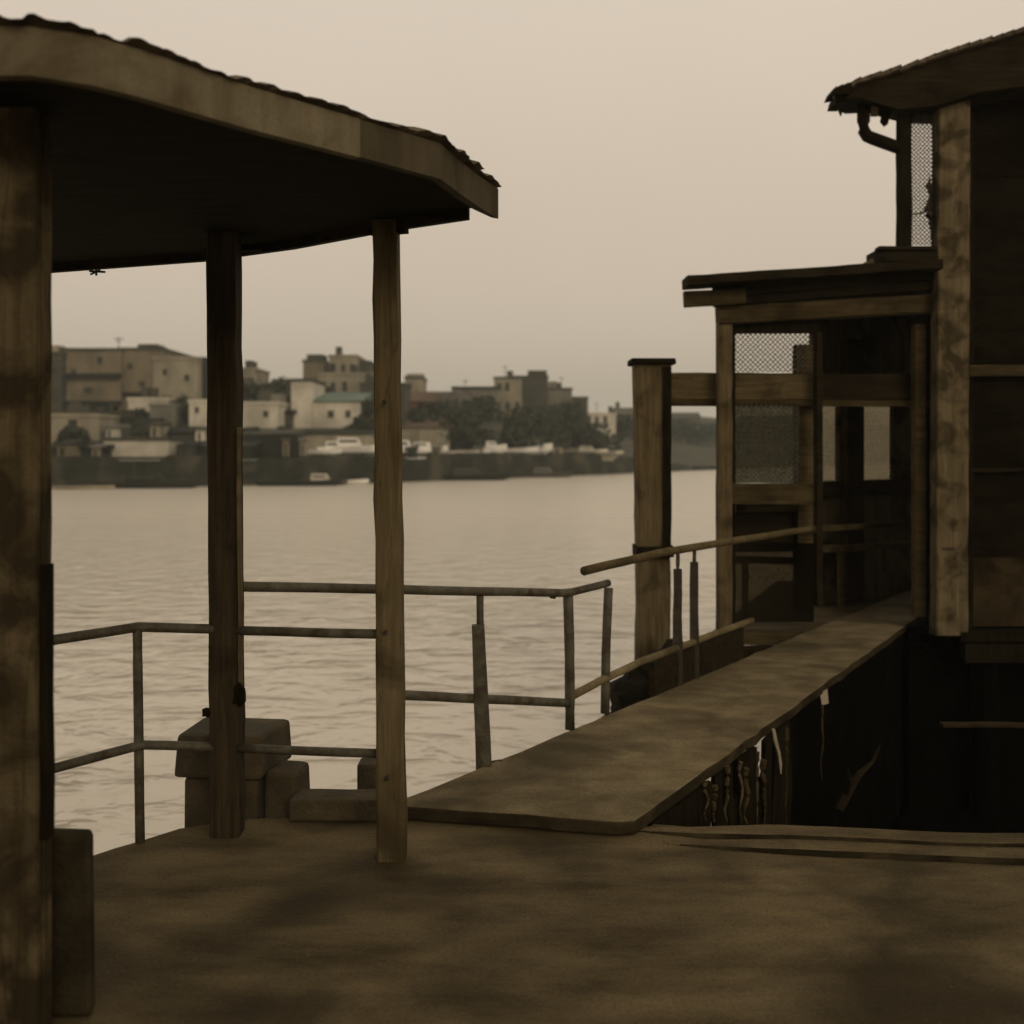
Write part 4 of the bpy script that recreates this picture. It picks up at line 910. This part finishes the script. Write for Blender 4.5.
# ------------------------------------------------------------------ haze
g = MB(); g.box(-640,640,-80,950,WZ-2.5,60)
for _ in (): pass
hz, t, N, L, P = nt('harbour_haze'); N.remove(P)
pv = N.new('ShaderNodeVolumePrincipled'); pv.inputs['Color'].default_value = (.86,.93,.86,1); pv.inputs['Density'].default_value = .0009
pv.inputs['Anisotropy'].default_value = .2
L.new(pv.outputs[0], N['Material Output'].inputs['Volume'])
o = g.build('haze', hz); o['kind'] = 'stuff'; o['label'] = 'thin warm haze over the harbour'; o['category'] = 'haze'

# ------------------------------------------------------------------ world, sun, camera
SUN_EL, SUN_AZ = math.radians(26), math.radians(158)   # azimuth from +Y towards +X
w = bpy.data.worlds.new('World'); SC.world = w; w.use_nodes = True
N, L = w.node_tree.nodes, w.node_tree.links
sky = N.new('ShaderNodeTexSky'); sky.sky_type = 'NISHITA'; sky.sun_disc = False; sky.sun_elevation = SUN_EL; sky.sun_rotation = SUN_AZ
sky.dust_density = 6; sky.air_density = 1.5
tc = N.new('ShaderNodeTexCoord'); sx = N.new('ShaderNodeSeparateXYZ'); L.new(tc.outputs['Generated'], sx.inputs[0])
ramp = N.new('ShaderNodeValToRGB'); ramp.color_ramp.interpolation = 'EASE'
el = ramp.color_ramp.elements
el[0].position = 0.0; el[0].color = (.655,.548,.425,1)
el[1].position = 1.0; el[1].color = (.75,.65,.53,1)
e = el.new(.20); e.color = (.685,.570,.448,1)
e = el.new(.45); e.color = (.735,.625,.505,1)
L.new(sx.outputs[2], ramp.inputs[0])
# sky colour dimmed behind the camera for contrast, full ahead over the water
bk = N.new('ShaderNodeMapRange'); bk.inputs[1].default_value = -.9; bk.inputs[2].default_value = .5; bk.inputs[3].default_value = .45; bk.inputs[4].default_value = 1.0
L.new(sx.outputs[1], bk.inputs[0])
nz = N.new('ShaderNodeTexNoise'); nz.inputs['Scale'].default_value = 1.3; nz.inputs['Detail'].default_value = 4; L.new(tc.outputs['Generated'], nz.inputs['Vector'])
nr = N.new('ShaderNodeMapRange'); nr.inputs[1].default_value = .3; nr.inputs[2].default_value = .7; nr.inputs[3].default_value = .95; nr.inputs[4].default_value = 1.04; L.new(nz.outputs[0], nr.inputs[0])
mm = N.new('ShaderNodeMath'); mm.operation = 'MULTIPLY'; L.new(bk.outputs[0], mm.inputs[0]); L.new(nr.outputs[0], mm.inputs[1])
m10 = N.new('ShaderNodeMath'); m10.operation = 'MULTIPLY'; m10.inputs[1].default_value = 10.0; L.new(mm.outputs[0], m10.inputs[0])
vm = N.new('ShaderNodeVectorMath'); vm.operation = 'SCALE'; L.new(ramp.outputs[0], vm.inputs[0]); L.new(m10.outputs[0], vm.inputs['Scale'])
mx = N.new('ShaderNodeMix'); mx.data_type = 'RGBA'; mx.inputs[0].default_value = .97
L.new(sky.outputs[0], mx.inputs[6]); L.new(vm.outputs[0], mx.inputs[7])
bg = N['Background']; bg.inputs['Strength'].default_value = .1; L.new(mx.outputs[2], bg.inputs['Color'])

sd = bpy.data.lights.new('sun', 'SUN'); sd.energy = .95; sd.angle = math.radians(28); sd.color = (1,.84,.62)
so = bpy.data.objects.new('sun', sd); COL.objects.link(so)
d = Vector((math.sin(SUN_AZ)*math.cos(SUN_EL), math.cos(SUN_AZ)*math.cos(SUN_EL), math.sin(SUN_EL)))
so.rotation_euler = d.to_track_quat('Z', 'Y').to_euler()

cd = bpy.data.cameras.new('camera'); co = bpy.data.objects.new('camera', cd); COL.objects.link(co)
co.location = (0,0,EYE); co.rotation_euler = (math.radians(90),0,0)
cd.sensor_width = 36; cd.sensor_height = 36; cd.sensor_fit = 'HORIZONTAL'; cd.lens = 36*F/1024
cd.shift_y = (HOR-512)/1024; cd.clip_end = 3000; cd.clip_start = .05
cd.dof.use_dof = True; cd.dof.focus_distance = 4.7; cd.dof.aperture_fstop = (cd.lens/1000)/.021
SC.camera = co
SC.view_settings.view_transform = 'Standard'; SC.view_settings.look = 'None'; SC.view_settings.exposure = 0; SC.view_settings.gamma = 1
